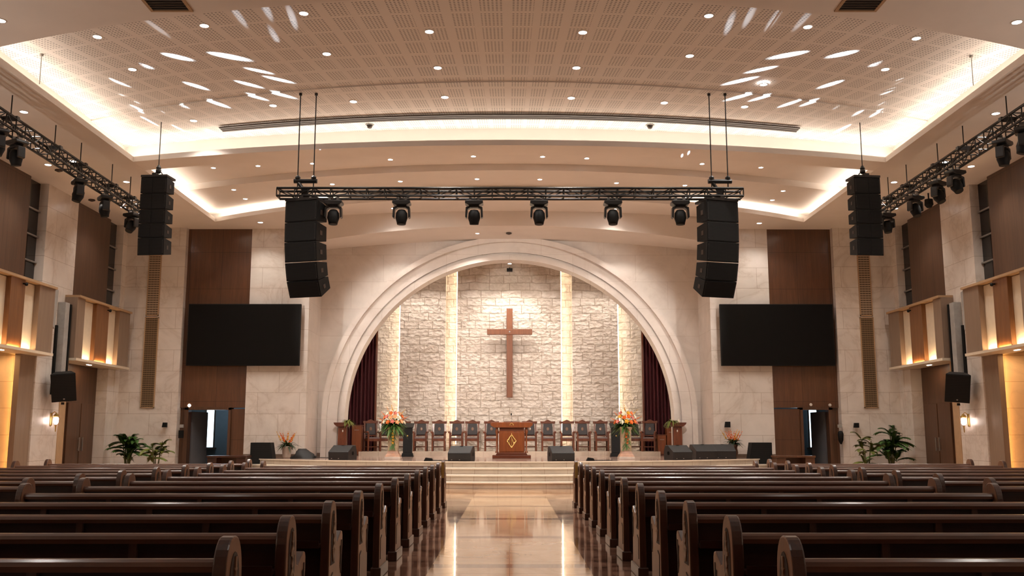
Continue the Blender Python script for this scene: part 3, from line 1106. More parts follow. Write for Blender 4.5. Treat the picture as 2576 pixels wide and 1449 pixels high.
    MB().lathe([(0.07, 0.1), (0.09, 0.12), (0.02, 0.2)], (-s * 0.15, 0, 0), 12).tube([(-s * 0.15, 0, 0.2), (-s * 0.1, 0, 0.24), (-s * 0.02, 0, 0.18)], 0.012).build('cap', M['gold'], t)
    MB().lathe([(0.012, -0.3), (0.02, -0.16), (0.035, -0.12)], (-s * 0.15, 0, 0), 8).build('finial', M['gold'], t)

    # tall retracted projector-screen style column and speaker on the pier
    q0 = at_x(162, 760, -12.4) if s < 0 else at_x(2402, 762, 12.4)
    yq = q0.y
    t = thing('column_enclosure', f'tall narrow grey and black enclosure on the {side} pier above the speaker', 'enclosure', (s * WX, yq, 2.75), 0, 'tall enclosures on the piers')
    MB().box((min(0, -s * 0.22), -0.16, 0), (max(0, -s * 0.22), 0.1, 2.25)).build('housing', M['greymetal'], t, 0.01)
    MB().box((min(-s * 0.02, -s * 0.25), 0.1, 0), (max(-s * 0.02, -s * 0.25), 0.17, 2.22)).build('side_rail', M['black'], t)
    MB().box((min(0, -s * 0.05), -0.26, -0.3), (max(0, -s * 0.05), -0.16, 1.6)).build('cable_duct', M['black'], t)
    q = at_x(162, 975, -12.1) if s < 0 else at_x(2407, 977, 12.1)
    t = thing('wall_speaker', f'black box loudspeaker tilted on a bracket, {side} marble pier', 'speaker', (s * 12.05, q.y - 0.15, q.z), s * 0.42 * -1, 'box speakers on the piers')
    tilt = Matrix.Rotation(0.2, 4, 'X') @ Matrix.Rotation(-s * -0.1, 4, 'Y')
    MB().prism([(-0.31, -0.2), (0.31, -0.2), (0.2, 0.25), (-0.2, 0.25)], -0.36, 0.40, 'z', mat=tilt).build('cabinet', M['black'], t, 0.012)
    MB().box((-0.30, -0.22, -0.34), (0.30, -0.2, 0.38), mat=tilt).build('front_grille', M['grille'], t)
    MB().box((-0.02, -0.23, -0.30), (0.02, -0.219, -0.27), mat=tilt).build('badge', M['steel'], t)
    MB().box((-0.04, 0.1, -0.46), (0.04, 0.42, -0.40)).box((-0.06, 0.24, -0.2), (0.06, 0.44, 0.06)).build('wall_bracket', M['metal'], t)
    q = at_x(127, 770, -WX) if s < 0 else at_x(2437, 775, WX)
    o = MB().prism([(-0.13, 0.5), (0.13, 0.45), (0.05, -0.62), (-0.1, -0.55)], 0, -s * 0.14, 'x').build('surround_speaker', M['greymetal'], None, 0.01, loc=(s * WX, q.y, q.z))
    tag(o, f'slim dark wedge speaker on the {side} pier beside the tall enclosure', 'speaker', 'wedge speakers on the piers')

# ================================================================== DOWNLIGHTS
ZT, ZT2, ZB1, ZB2, ZC = 8.8, 8.77, 8.62, 8.44, 8.62


def near_soffit(x, y):
    return 0


rows = [
    ('the row nearest the camera, under the brown near soffit edge', [(1, 51, ZS), (245, 92, ZT), (514, 64, ZT), (764, 33, ZT), (1080, 79, ZT), (1466, 81, ZT), (1783, 39, ZT), (2032, 67, ZT), (2305, 96, ZT), (2558, 55, ZS)]),
    ('the second row of the perforated ceiling', [(333, 174, ZT), (822, 135, ZT), (1101, 170, ZT), (1450, 170, ZT), (1735, 140, ZT), (1921, 212, ZT2), (2227, 174, ZT)]),
    ('the row just before the dark air slot', [(487, 303, ZT2), (687, 265, ZT2), (889, 255, ZT2), (1119, 244, ZT2), (1437, 246, ZT2), (1671, 258, ZT2), (1873, 268, ZT2)]),
    ('the row just past the bright curved cove', [(537, 422, ZB1), (649, 417, ZB1), (786, 411, ZB1), (982, 401, ZB1), (1191, 393, ZB1), (1365, 394, ZB1), (1476, 398, ZB1), (1766, 412, ZB1), (1914, 421, ZB1)]),
    ('the row above the front truss', [(588, 477, ZB2), (617, 500, ZB2), (836, 463, ZB2), (1007, 456, ZB2), (1200, 450, ZB2), (1358, 451, ZB2), (1551, 460, ZB2), (1723, 466, ZB2), (1943, 503, ZB2), (1970, 480, ZB2)]),
    ('the curved recess below the truss', [(989, 524, ZC), (1550, 525, ZC)]),
    ('the soffit right above the arch', [(865, 602, 7.95), (999, 594, 8.06), (1201, 587, 8.12), (1565, 595, 8.06), (1703, 604, 7.95)]),
    ('the soffit before the front walls', [(497, 580, ZS), (655, 559, ZS), (1910, 561, ZS), (2079, 580, ZS)]),
]
side_rows = [('the left side soffit', [(60, 281), (121, 414), (184, 405), (310, 521), (318, 457)]),
             ('the right side soffit', [(2505, 285), (2378, 407), (2443, 418), (2249, 458), (2252, 524)])]
for w, pts in side_rows:
    rows.append((w, [(x, y, ZS) for x, y in pts]))
DL = None
NDL = 0
for w, pts in rows:
    pts = sorted(pts, key=lambda q: q[0])
    for i, (px, py, z) in enumerate(pts):
        p = at_z(px, py, z)
        lab = f'round recessed downlight, {place_words(i, len(pts))} in {w}'
        lab = ' '.join(lab.split()[:16])
        if DL is None:
            DL = thing('downlight', lab, 'ceiling light', p, 0, 'recessed ceiling downlights')
            MB().lathe([(0.075, -0.006), (0.078, -0.012), (0.098, -0.012), (0.104, 0.0)], n=20, cap=False).build('trim_ring', M['ring'], DL, smooth=False)
            MB().lathe([(0.001, -0.009), (0.075, -0.007), (0.075, -0.001), (0.001, -0.001)], n=20).build('lens', M['lamp'], DL)
        else:
            o = dup(DL, p, 0, lab)
            o.scale = (1, 1, 1) if z > 8.7 or z == ZS else (0.78, 0.78, 0.78)
        NDL += 1
        spot('downlight_beam', p + Vector((0, 0, -0.03)), p + Vector((0, 0, -3)), K['down'] * (2.2 if 'right above the arch' in w else 0.3 if 'recess below' in w else 0.6 if 'soffit' in w and z < 8.11 else 1.0), DOWNC, 2.1, 0.75, 0.06)
# added fill from unseen spots over the rear pews, behind and beside the camera
for y in (2.0, 6.5, 11.0):
    for x in (-9.5, -5.5, -1.8, 1.8, 5.5, 9.5):
        spot('downlight_beam', (x, y, 8.06), (x, y, 0), K['down'] * 0.22, DOWNC, 2.1, 0.75, 0.06)

for s in (-1, 1):
    for y in (-1.0, 4.0, 9.0, 14.0):
        area('wall_uplight', (s * 12.2, y, 3.0), (0, PI + s * 0.25, 0), 0.3, 0.3, 105, (1, 0.89, 0.78))  # added fill, out of view, to brighten the near soffit
# floodlights over the stage front washing the stone wall
for x, k in ((-4.3, 0.8), (-3.0, 1.0), (-1.3, 0.8), (0.0, 1.6), (1.3, 0.8), (3.0, 1.0), (4.3, 0.8)):
    spot('chancel_wash', (x, 35.6, 8.05), (x, 37.2, 1.6), K['stone'] * k, (1, 0.90, 0.81), 1.5, 0.5, 0.05)
# key light from the moving heads: onto the arch wall and through the arch
for x, y, z, tx, tz, pw in ((-10.0, 22.6, 6.85, 0.5, 3.6, 1.0), (10.0, 22.6, 6.85, -0.5, 3.6, 1.0), (-3.4, 20.5, 6.05, -2.5, 2.4, 0.8), (3.4, 20.5, 6.05, 2.5, 2.4, 0.8)):
    spot('moving_head_key', (x, y, z), (tx, 35.5, tz), K['key'] * pw, (1, 0.91, 0.83), 0.72, 0.5, 0.06)
p = at_y(1280, 650, 33.9)
t = thing('arch_spotlight', 'small black spotlight with lit lens at the top of the arch', 'spotlight', (0, 33.9, 7.36))
MB().lathe([(0.001, 0.0), (0.06, 0.0), (0.06, 0.03), (0.001, 0.03)], n=14).build('lens', M['lamp'], t)
MB().lathe([(0.065, 0.0), (0.08, 0.0), (0.08, 0.05), (0.065, 0.05)], n=14, cap=False).build('housing', M['ring'], t)
spot('arch_spot_beam', (0, 33.9, 7.33), (0, 37.2, 6.6), 150, (1, 0.9, 0.78), 0.9, 0.6, 0.04)
o = MB().box((-0.11, -0.16, -0.05), (0.11, 0.05, 0.06)).cyl((0, 0, 0.05), (0, 0.12, 0.12), 0.02).build('stone_wall_projector', M['black'], None, 0.01, loc=(0, 37.1, at_y(1280, 680, 37.1).z))
tag(o, 'small dark box fitting on the stone wall above the cross', 'fixture')

# ================================================================== LIGHT BEAMS THROWN ON THE CEILING
Lt = [(445, 143, 1.5), (575, 142, 2.0), (352, 163, 1.3), (650, 178, .8), (303, 207, 1.3), (492, 216, 1.0), (625, 212, .9), (700, 200, .9), (315, 248, 1.1),
      (388, 257, .9), (448, 262, .8), (545, 260, 1.0), (640, 243, .8), (706, 238, .9), (336, 273, 1.0), (432, 290, .9), (376, 305, .9), (455, 324, .7), (490, 312, .5), (532, 332, .8)]
Rt = [(1985, 138, 1.7), (2120, 136, 1.5), (2222, 157, 1.5), (1916, 175, 1.0), (1864, 203, 1.2), (2090, 212, 1.1), (2250, 207, 1.2), (1862, 243, 1.0), (1918, 245, .8),
      (1988, 260, .8), (2042, 257, .8), (2186, 240, 1.0), (2126, 263, .9), (2240, 230, .9), (2128, 290, .7), (2150, 287, .7), (2212, 283, .9), (2115, 325, .9), (2082, 312, .6), (2038, 338, .7), (2240, 256, .8)]
for tgt, s in ((Lt, -1), (Rt, 1)):
    for i, (px, py, k) in enumerate(tgt):
        z = ZT if py < 225 else ZT2
        p = at_z(px, py, z)
        src = Vector((s * 10.2, 15.8, 7.15))
        dist = (p - src).length
        spot('moving_head_beam', src, p, K['spark'] * (dist / 5) ** 2 * (dist / (z - 7.15)) * 0.35, (0.78, 0.90, 1.0), 0.21 * k ** 0.5 / dist, 0.9, 0.01)
for tgt, s in (([(392, 68), (600, 40), (668, 20), (735, 45), (690, 90)], -1), ([(1835, 60), (1885, 40), (1945, 50), (1745, 165), (1790, 140), (2020, 50)], 1)):
    for px, py in tgt:
        p = at_z(px, py, ZT)
        src = Vector((s * 4.6, 26.5, 7.5))  # made-up source with no fixture here, placed to stretch the ceiling streaks
        dist = (p - src).length
        spot('moving_head_beam', src, p, K['spark'] * 0.16 * (dist / 5) ** 2, (0.80, 0.90, 1.0), 0.11 / dist, 1.0, 0.01)

# ================================================================== CEILING FITTINGS
for px, py, w in ((415, 4, 'left'), (2170, 4, 'right')):
    p = at_z(px, py, ZS)
    t = thing('ceiling_vent', f'dark square air diffuser in the near soffit at top {w}', 'air vent', p, 0, 'square ceiling diffusers')
    m = MB()
    for a, b_ in (((-0.34, -0.34), (0.34, -0.29)), ((-0.34, 0.29), (0.34, 0.34)), ((-0.34, -0.29), (-0.29, 0.29)), ((0.29, -0.29), (0.34, 0.29))):
        m.box((a[0], a[1], -0.02), (b_[0], b_[1], 0.0))
    m.build('frame', M['tan'], t)
    m = MB()
    for k in range(7):
        y = -0.25 + k * 0.08
        m.prism([(y, -0.018), (y + 0.05, -0.004), (y + 0.05, 0.0), (y, -0.012)], -0.29, 0.29, 'x')
    m.build('louvre', M['ventdark'], t)
    MB().box((-0.29, -0.29, -0.004), (0.29, 0.29, -0.001)).build('backing', M['slot'], t)

# long curved air slot
t = thing('slot_diffuser', 'long curved dark slot diffuser in the ceiling before the bright cove', 'air slot', (0, 0, 0))


def ySlot(x): return 21.93 + 0.020 * x * x


for k in range(3):
    m = MB()
    prev = None
    for i in range(61):
        x = -7.05 + 14.1 * i / 60
        y = ySlot(x) - 0.16 + k * 0.13
        ring = [(x, y, 8.735), (x, y + 0.085, 8.735), (x, y + 0.085, 8.71 + 0.004 * k), (x, y, 8.71 + 0.004 * k)]
        if prev:
            m.add(prev + ring, [(3, 2, 6, 7), (0, 3, 7, 4), (2, 1, 5, 6)])
        prev = ring
    m.build('slot_bar', M['slot'], t)

for px, py, z, w in ((930, 313, 8.77, 'left of centre'), (1635, 314, 8.77, 'right of centre')):
    p = at_z(px, py, z)
    t = thing('ceiling_speaker', f'small dark dome fitting beside the bright cove, {w}', 'ceiling fitting', p, 0, 'dome fittings by the cove')
    MB().lathe([(0.10, -0.02), (0.11, 0.0), (0.001, 0.0)], n=14).build('flange', M['greymetal'], t)
    MB().lathe([(0.001, -0.11), (0.05, -0.09), (0.075, -0.02), (0.001, -0.02)], n=14).build('dome', M['slot'], t, smooth=True)
small = [(1280, 586, 8.12, 'on the soffit centred over the arch'), (541, 580, ZS, 'on the soffit before the left veneer wall'), (2335, 486, ZS, 'hung beside the right truss'),
         (148, 427, ZS, 'beside the left truss near the wall'), (231, 502, ZS, 'on the left soffit between truss and pier')]
for px, py, z, w in small:
    p = at_z(px, py, z)
    big = 'hung' in w
    m = MB().lathe([(0.09, 0.0), (0.10, -0.03), (0.03, -0.06), (0.001, -0.06)] if not big else [(0.02, 0.0), (0.02, -0.16), (0.11, -0.18), (0.12, -0.34), (0.06, -0.42), (0.001, -0.42)], n=12)
    o = m.build('ceiling_sensor', M['black'] if big else M['slot'], None, loc=p)
    tag(o, 'small dark round ceiling fitting ' + w, 'ceiling fitting', 'small dark ceiling fittings')

for px, py, side in ((105, 136, 'left'), (2443, 140, 'right')):
    p = at_z(px, py, 8.8)
    t = thing('ceiling_hook', f'thin unused hanging rod in the {side} corner of the ceiling tray', 'hanging rod', p, 0, 'unused hanging rods')
    MB().lathe([(0.03, -0.05), (0.04, 0.0), (0.001, 0.0)], n=10).build('rose', M['steel'], t)
    MB().cyl((0, 0, -0.04), (0, 0, -0.62), 0.009, n=6).build('rod', M['steel'], t)

# ================================================================== TRUSSES


def truss(name, label, A, B, w, h, npan, rods, rod_top):
    """box truss from A to B (bottom centre line); parts in world axes, root at A"""
    A, B = Vector(A), Vector(B)
    d = B - A
    ln = d.length
    t = thing(name, label, 'lighting truss', A, math.atan2(d.y, d.x))
    sl = d.z / math.hypot(d.x, d.y)
    for (yy, zz) in ((-w / 2, 0), (w / 2, 0), (-w / 2, h), (w / 2, h)):
        MB().cyl((0, yy, zz), (ln, yy, zz + sl * ln), 0.028, n=8).build('chord', M['metal'], t)
    m = MB()
    for k in range(npan + 1):
        x = ln * k / npan
        zo = sl * x
        m.cyl((x, -w / 2, zo), (x, w / 2, zo), 0.014, n=5).cyl((x, -w / 2, h + zo), (x, w / 2, h + zo), 0.014, n=5)
        for yy in (-w / 2, w / 2):
            m.cyl((x, yy, zo), (x, yy, zo + h), 0.014, n=5)
            if k < npan:
                x2 = ln * (k + 1) / npan
                a, b_ = ((0, h) if k % 2 else (h, 0))
                m.cyl((x, yy, zo + a), (x2, yy, sl * x2 + b_), 0.012, n=5)
    m.build('bracing', M['metal'], t)
    for x in rods:
        zo = sl * x
        m = MB().cyl((x, 0, zo + h), (x, 0, rod_top - A.z), 0.012, n=6)
        m.box((x - 0.05, -w / 2 - 0.03, zo + h - 0.03), (x + 0.05, w / 2 + 0.03, zo + h + 0.05))
        m.build('hanger_rod', M['metal'], t)
    return t


TY, TZ = 20.5, 6.42
TR = truss('front_truss', 'long black lighting truss hung across the front of the stage', (-5.0, TY, TZ), (5.02, TY, TZ), 0.3, 0.17, 26, (), 0)
# sling beam with chain block and two long rods at each end of it
for s in (-1, 1):
    xa, xb = (at_y(749, 450, TY).x, at_y(789, 450, TY).x) if s < 0 else (at_y(1790, 450, TY).x, at_y(1831, 450, TY).x)
    m = MB()
    for x in (xa, xb):
        m.cyl((x + 5.0, 0, 0.17), (x + 5.0, 0, 8.765 - TZ), 0.013, n=6)
        m.ball((x + 5.0, 0, 0.43), 0.06)
        m.cyl((x + 5.0, 0, 8.765 - TZ - 0.05), (x + 5.0, 0, 8.765 - TZ), 0.035, n=8)
    m.build('suspension_rod', M['metal'], TR)
    m = MB()
    m.cyl((xa + 4.92, 0, 0.36), (xb + 5.08, 0, 0.36), 0.05, n=8)
    m.cyl((xa + 5.02, 0, 0.33), ((xa + xb) / 2 + 5.0, 0, 0.10), 0.04, n=8)
    m.box(((xa + xb) / 2 + 4.93, -0.07, 0.02), ((xa + xb) / 2 + 5.06, 0.07, 0.22))
    m.build('sling_beam', M['metal'], TR)
m = MB()
for k in range(9):
    x = 0.6 + k * 1.0
    m.tube([(x, -0.16, 0.02), (x + 0.25, -0.17, -0.02), (x + 0.5, -0.165, 0.0), (x + 0.9, -0.16, 0.03)], 0.014, 5)
m.build('power_cable', M['cable'], TR)
ST = {}
for s, side in ((-1, 'left'), (1, 'right')):
    A = (s * 10.0, 14.6, 7.40)
    B = (s * 10.0, 26.0, 7.24)
    ST[s] = truss('side_truss', f'black lighting truss running along the {side} side soffit', A, B, 0.26, 0.26, 30, (1.5, 4.2, 6.1, 7.4, 9.2, 10.4), ZS)

# moving heads


def moving_head(label, loc, rz, tilt, group):
    t = thing('moving_head_light', label, 'stage light', loc, rz, group)
    MB().box((-0.10, -0.04, -0.03), (-0.06, 0.04, 0.06)).box((0.06, -0.04, -0.03), (0.10, 0.04, 0.06)).box((-0.10, -0.03, -0.03), (0.10, 0.03, -0.015)).build('clamp', M['steel'], t)
    MB().prism([(-0.17, -0.03), (0.17, -0.03), (0.18, -0.09), (0.10, -0.13), (-0.10, -0.13), (-0.18, -0.09)], -0.13, 0.13, 'y').build('base', M['blackgloss'], t, 0.015)
    y = MB().box((-0.10, -0.07, -0.17), (0.10, 0.07, -0.12))
    for q in (-1, 1):
        y.prism([(q * 0.07, -0.13), (q * 0.165, -0.16), (q * 0.175, -0.36), (q * 0.135, -0.38), (q * 0.125, -0.20), (q * 0.07, -0.17)], -0.075, 0.075, 'y')
    y.build('yoke', M['blackgloss'], t, 0.012)
    mt = Matrix.Translation((0, 0, -0.33)) @ Matrix.Rotation(tilt, 4, 'X')
    hd = MB().lathe([(0.001, 0.13), (0.07, 0.12), (0.11, 0.06), (0.12, -0.04), (0.095, -0.12), (0.085, -0.17), (0.075, -0.17)], n=16)
    hd.v = [tuple(mt @ Vector(v)) for v in hd.v]
    h = hd.build('lamp_head', M['black'], t, smooth=True)
    ln = MB().lathe([(0.001, -0.165), (0.076, -0.165), (0.07, -0.15), (0.001, -0.15)], n=16)
    ln.v = [tuple(mt @ Vector(v)) for v in ln.v]
    ln.build('lens', M['glass_dark'], h)
    t.scale = (1.1, 1.1, 1.1)
    return t


for i, px in enumerate((840, 1011, 1193, 1356, 1541, 1710)):
    p = at_y(px, 494, TY)
    w = ['leftmost', 'second from left', 'third from left', 'third from right', 'second from right', 'rightmost'][i]
    moving_head(f'black moving-head stage light under the front truss, {w}', (p.x, TY, TZ - 0.05), 0, random.uniform(-0.3, 0.2), 'moving heads on the front truss')
for s, side, pts in ((-1, 'left', ((-2, 350), (42, 375), (200, 462), (265, 498), (333, 540))), (1, 'right', ((2573, 345), (2522, 378), (2402, 440), (2358, 468), (2300, 500), (2230, 543)))):
    for i, (px, py) in enumerate(pts):
        p = at_x(px, py - 12, s * 10.0)
        zt = 7.40 - 0.16 * (p.y - 14.6) / 11.4
        w = ['nearest the camera', 'second from the camera', 'third from the camera', 'fourth from the camera', 'fifth from the camera', 'farthest from the camera'][i if i < len(pts) - 1 else 5]
        moving_head(f'black moving-head light under the {side} side truss, {w}', (s * 10.0, p.y, zt - 0.06), s * 0.6 + random.uniform(-0.4, 0.4), random.uniform(-0.5, 0.3), f'moving heads on the {side} truss')

# ================================================================== LINE ARRAYS


def line_array(label, loc, rz, w, heights, tilts, depth, rig, group, split=False):
    t = thing('line_array_speaker', label, 'line array', loc, rz, group)
    y, z, a = 0.0, 0.0, 0.0
    for k, (h, dt) in enumerate(zip(heights, tilts)):
        a += dt
        # rotated cabinet: pivot at its front top edge
        mt = Matrix.Translation((0, y, z)) @ Matrix.Rotation(a, 4, 'X')
        g = 0.012
        cb = MB().prism([(0, 0), (depth, -0.05), (depth, -h + 0.05 + g), (0, -h + g)], -w / 2, w / 2, 'x', mat=mt)
        c_ = cb.build('cabinet', M['black'], t, 0.008)
        gr = MB()
        if split:
            gr.box((-w / 2 + 0.012, -0.006, -h + 0.03), (-0.03, 0.0, -0.018), mat=mt).box((0.03, -0.006, -h + 0.03), (w / 2 - 0.012, 0.0, -0.018), mat=mt)
        else:
            gr.box((-w / 2 + 0.015, -0.006, -h + 0.03), (w / 2 - 0.015, 0.0, -0.018), mat=mt)
        gr.build('front_grille', M['grille'], c_)
        for q in (-1, 1):
            hw = MB()
            for zz in (-0.06, -h + 0.07):
                hw.box((q * (w / 2 - 0.03) - 0.008, -0.009, zz - 0.008), (q * (w / 2 - 0.03) + 0.008, -0.005, zz + 0.008), mat=mt)
            hw.box((q * (w / 2 - 0.03) - 0.003, -0.008, -h + 0.07), (q * (w / 2 - 0.03) + 0.003, -0.005, -0.06), mat=mt)
            hw.build('rigging_point', M['rig'], c_)
            MB().box((q * (w / 2 + 0.003) - 0.004, depth * 0.35, -h * 0.62), (q * (w / 2 + 0.003) + 0.004, depth * 0.55, -h * 0.4), mat=mt).build('handle_recess', M['slot'], c_)
        y += h * math.sin(a)
        z -= h * math.cos(a)
    m = MB().box((-w / 2, -0.02, 0.005), (w / 2, depth + 0.05, 0.055)).box((-0.05, -0.02, 0.05), (0.05, depth, 0.10))
    m.build('top_frame', M['metal'], t)
    if rig:
        m = MB()
        m.tube([(-0.13, depth * 0.5, 0.06), (-0.08, depth * 0.5, 0.15), (0, depth * 0.5, 0.22), (0.08, depth * 0.5, 0.15), (0.13, depth * 0.5, 0.06)], 0.014)
        m.ball((0, depth * 0.5, 0.20), 0.07)
        m.lathe([(0.05, 0.2), (0.06, 0.28), (0.03, 0.34)], (0, depth * 0.5, 0), 10)
        m.build('hook', M['metal'], t)
        MB().cyl((0, depth * 0.5, 0.3), (0, depth * 0.5, rig), 0.012, n=6).build('suspension_cable', M['metal'], t)
    else:
        MB().box((-0.04, depth * 0.3, 0.05), (0.04, depth * 0.7, 0.14)).build('hanging_lug', M['metal'], t)
    return t


hs = [0.47, 0.43, 0.44, 0.40, 0.38]
for s, side in ((-1, 'left'), (1, 'right')):
    xc = (at_y(757, 500, 20.3).x if s < 0 else at_y(1818, 505, 20.3).x)
    line_array(f'large curved black line array under the {side} end of the front truss', (xc, 20.34, TZ - 0.11), s * 0.30 * -1 * -1 if False else -s * -0.30, 0.76, hs, [0.0, 0.02, 0.10, 0.13, 0.20], 0.46, 0, 'hung line arrays')
    xo = (at_y(392, 445, 22.4).x if s < 0 else at_y(2177, 450, 22.4).x)
    line_array(f'straight black line array hung from one cable at the far {side}', (xo, 22.3, 7.36), s * 0.10, 0.64, [0.40, 0.38, 0.34, 0.34, 0.42], [0.0, 0.0, 0.0, 0.0, 0.07], 0.40, 8.77 - 7.36, 'hung line arrays', split=True)

# ================================================================== PEWS
RAILZ = 0.775


def end_outline(top=0.868):
    """side outline of a pew end: tall rounded back, stepped arm, straight foot (y, z)"""
    pts = [(0.0, 0.0), (0.0, top - 0.19)]
    for k in range(1, 16):
        a = PI - PI * k / 16
        pts.append((0.13 + 0.13 * math.copysign(abs(math.cos(a)) ** 0.85, math.cos(a)), top - 0.19 + 0.19 * math.sin(a) ** 0.9))
    pts += [(0.26, top - 0.19), (0.265, 0.62), (0.28, 0.585), (0.32, 0.575), (0.40, 0.61), (0.46, 0.635), (0.505, 0.63), (0.525, 0.60), (0.525, 0.52), (0.50, 0.40), (0.51, 0.14), (0.53, 0.10), (0.53, 0.0)]
    return pts


def lancet(cy, z0, z1, w):
    pts = [(cy - w / 2, z0), (cy + w / 2, z0), (cy + w / 2, z0 + (z1 - z0) * 0.6)]
    for k in range(1, 5):
        t_ = k / 5
        pts.append((cy + w / 2 * math.cos(t_ * PI / 2), z0 + (z1 - z0) * (0.6 + 0.4 * math.sin(t_ * PI / 2))))
    pts.append((cy, z1))
    for k in range(4, 0, -1):
        t_ = k / 5
        pts.append((cy - w / 2 * math.cos(t_ * PI / 2), z0 + (z1 - z0) * (0.6 + 0.4 * math.sin(t_ * PI / 2))))
    pts.append((cy - w / 2, z0 + (z1 - z0) * 0.6))
    return pts


def stroke(mb, pts, w, x0, x1):
    for (a, b_), (c_, d_) in zip(pts[:-1], pts[1:]):
        dx, dy = c_ - a, d_ - b_
        l_ = math.hypot(dx, dy)
        nx, ny = -dy / l_ * w / 2, dx / l_ * w / 2
        mb.prism([(a + nx, b_ + ny), (c_ + nx, d_ + ny), (c_ - nx, d_ - ny), (a - nx, b_ - ny)], x0, x1, 'x')


def make_pew(name, length, label, group):
    """pew in local space: inner (aisle) end at x=0, reaching to x=length; back at y=0; people face +y"""
    t = thing(name, label, 'pew', (0, 0, 0), 0, group)
    TH = 0.062
    for which, x0 in (('in', 0.0), ('out', length - TH)):
        e = MB().prism(end_outline(), x0, x0 + TH, 'x')
        e.mi = [0, 0] + [1] * (len(e.f) - 2)
        pe = e.build('end_panel', [M['pew_end'], M['pew_edge']], t, 0.008)
        fx = x0 if which == 'in' else x0 + TH       # visible face
        q = -1 if which == 'in' else 1
        r = MB().prism(lancet(0.13, 0.44, 0.80, 0.15), fx, fx + q * 0.003, 'x')
        r.build('carved_recess', M['carve_dark'], pe)
        v = MB()
        x1, x2 = fx + q * 0.002, fx + q * 0.010
        stroke(v, [(0.13, 0.46), (0.13, 0.78)], 0.022, x1, x2)
        stroke(v, [(0.085, 0.66), (0.175, 0.66)], 0.022, x1, x2)
        stroke(v, [(0.13, 0.46), (0.09, 0.54), (0.15, 0.60), (0.10, 0.67), (0.145, 0.73)], 0.012, x1, x2)
        stroke(v, [(0.13, 0.46), (0.17, 0.54), (0.11, 0.60), (0.16, 0.67), (0.115, 0.73)], 0.012, x1, x2)
        v.build('carved_relief', M['carve_light'], pe)
        gv = MB()
        stroke(gv, [(0.472, 0.57), (0.472, 0.34), (0.44, 0.40), (0.452, 0.47), (0.43, 0.53)], 0.016, fx, fx + q * 0.004)
        gv.build('arm_groove', M['carve_dark'], pe)
        gv = MB()
        stroke(gv, [(0.14, 0.38), (0.065, 0.36), (0.065, 0.17)], 0.014, fx, fx + q * 0.004)
        gv.build('side_groove', M['carve_dark'], pe)
        f = MB().box((x0 - 0.018, -0.015, 0), (x0 + TH + 0.018, 0.55, 0.10))
        f.build('foot_block', M['pew_edge'], pe, 0.01)
    a, b_ = TH, length - TH
    MB().prism([(0.05, 0.06), (0.075, 0.06), (0.115, RAILZ - 0.03), (0.09, RAILZ - 0.03)], a, b_, 'x').build('backrest', M['pew'], t)
    rl = [(0.055, RAILZ - 0.055), (0.05, RAILZ - 0.03), (0.058, RAILZ - 0.012), (0.075, RAILZ - 0.001), (0.10, RAILZ), (0.125, RAILZ - 0.006), (0.137, RAILZ - 0.025), (0.135, RAILZ - 0.055)]
    MB().prism(rl, a, b_, 'x').build('top_rail', M['rail'], t)
    MB().prism([(0.075, 0.40), (0.49, 0.425), (0.51, 0.41), (0.49, 0.385), (0.075, 0.36)], a, b_, 'x').build('seat', M['pew'], t)
    s_ = MB().prism([(-0.06, 0.565), (0.09, 0.565), (0.09, 0.585), (-0.05, 0.585), (-0.05, 0.615), (-0.06, 0.615)], a, b_, 'x')
    s_.build('book_shelf', M['pew'], t)
    n = max(2, round(length / 0.95))
    for k in range(1, n):
        x = length * k / n
        MB().prism([(0.03, 0.0), (0.09, 0.0), (0.115, 0.73), (0.06, 0.73)], x - 0.022, x + 0.022, 'x').build('back_stile', M['pew_edge'], t)
        MB().prism([(0.08, 0.0), (0.44, 0.0), (0.46, 0.37), (0.08, 0.37)], x - 0.018, x + 0.018, 'x').build('seat_support', M['pew'], t)
    return t


NROW = 12
Y0, DYR = 4.16, 1.3
proto = make_pew('church_pew', 3.44, '', 'pews beside the central aisle')
for s, side in ((-1, 'left'), (1, 'right')):
    for k in range(NROW):
        w = 'closest to the camera' if k == 0 else ('nearest the stage' if k == NROW - 1 else f'{ORD[k]} row from the camera')
        lab = f'long dark wooden pew just {side} of the central aisle, {w}'
        y = Y0 + DYR * k + (0.15 if k == 0 else 0)
        if s > 0 and k == 0:
            r = proto
            r.location = (1.215, y, 0)
            r['label'] = lab
        else:
            r = dup(proto, (s * 1.215, y, 0), 0, lab)
            if s < 0:
                r.scale = (-1, 1, 1)
        if k == NROW - 1:
            pl = MB().box((0.004, -0.012, 0.55), (0.058, -0.004, 0.84)).build('brass_plate', M['gold'], r)
            pl['label'] = 'narrow brass plate'
SIDE_K = list(range(4, 13))
proto2 = make_pew('church_pew', 4.1, '', 'pews of the side blocks')
first = True
for s, side in ((-1, 'left'), (1, 'right')):
    for j, k in enumerate(SIDE_K):
        w = 'closest to the camera' if j == 0 else ('nearest the stage' if k == SIDE_K[-1] else f'{ORD[j]} row from the camera')
        lab = f'dark wooden pew in the {side} side block by the wall, {w}'
        loc = (s * 5.2, Y0 + DYR * k, 0)
        if s > 0 and first:
            r = proto2
            first = False
            r.location = loc
            r['label'] = lab
        else:
            r = dup(proto2, loc, 0, lab)
            if s < 0:
                r.scale = (-1, 1, 1)

# ================================================================== CHAIRS ON THE PLATFORM
PZ = 0.80


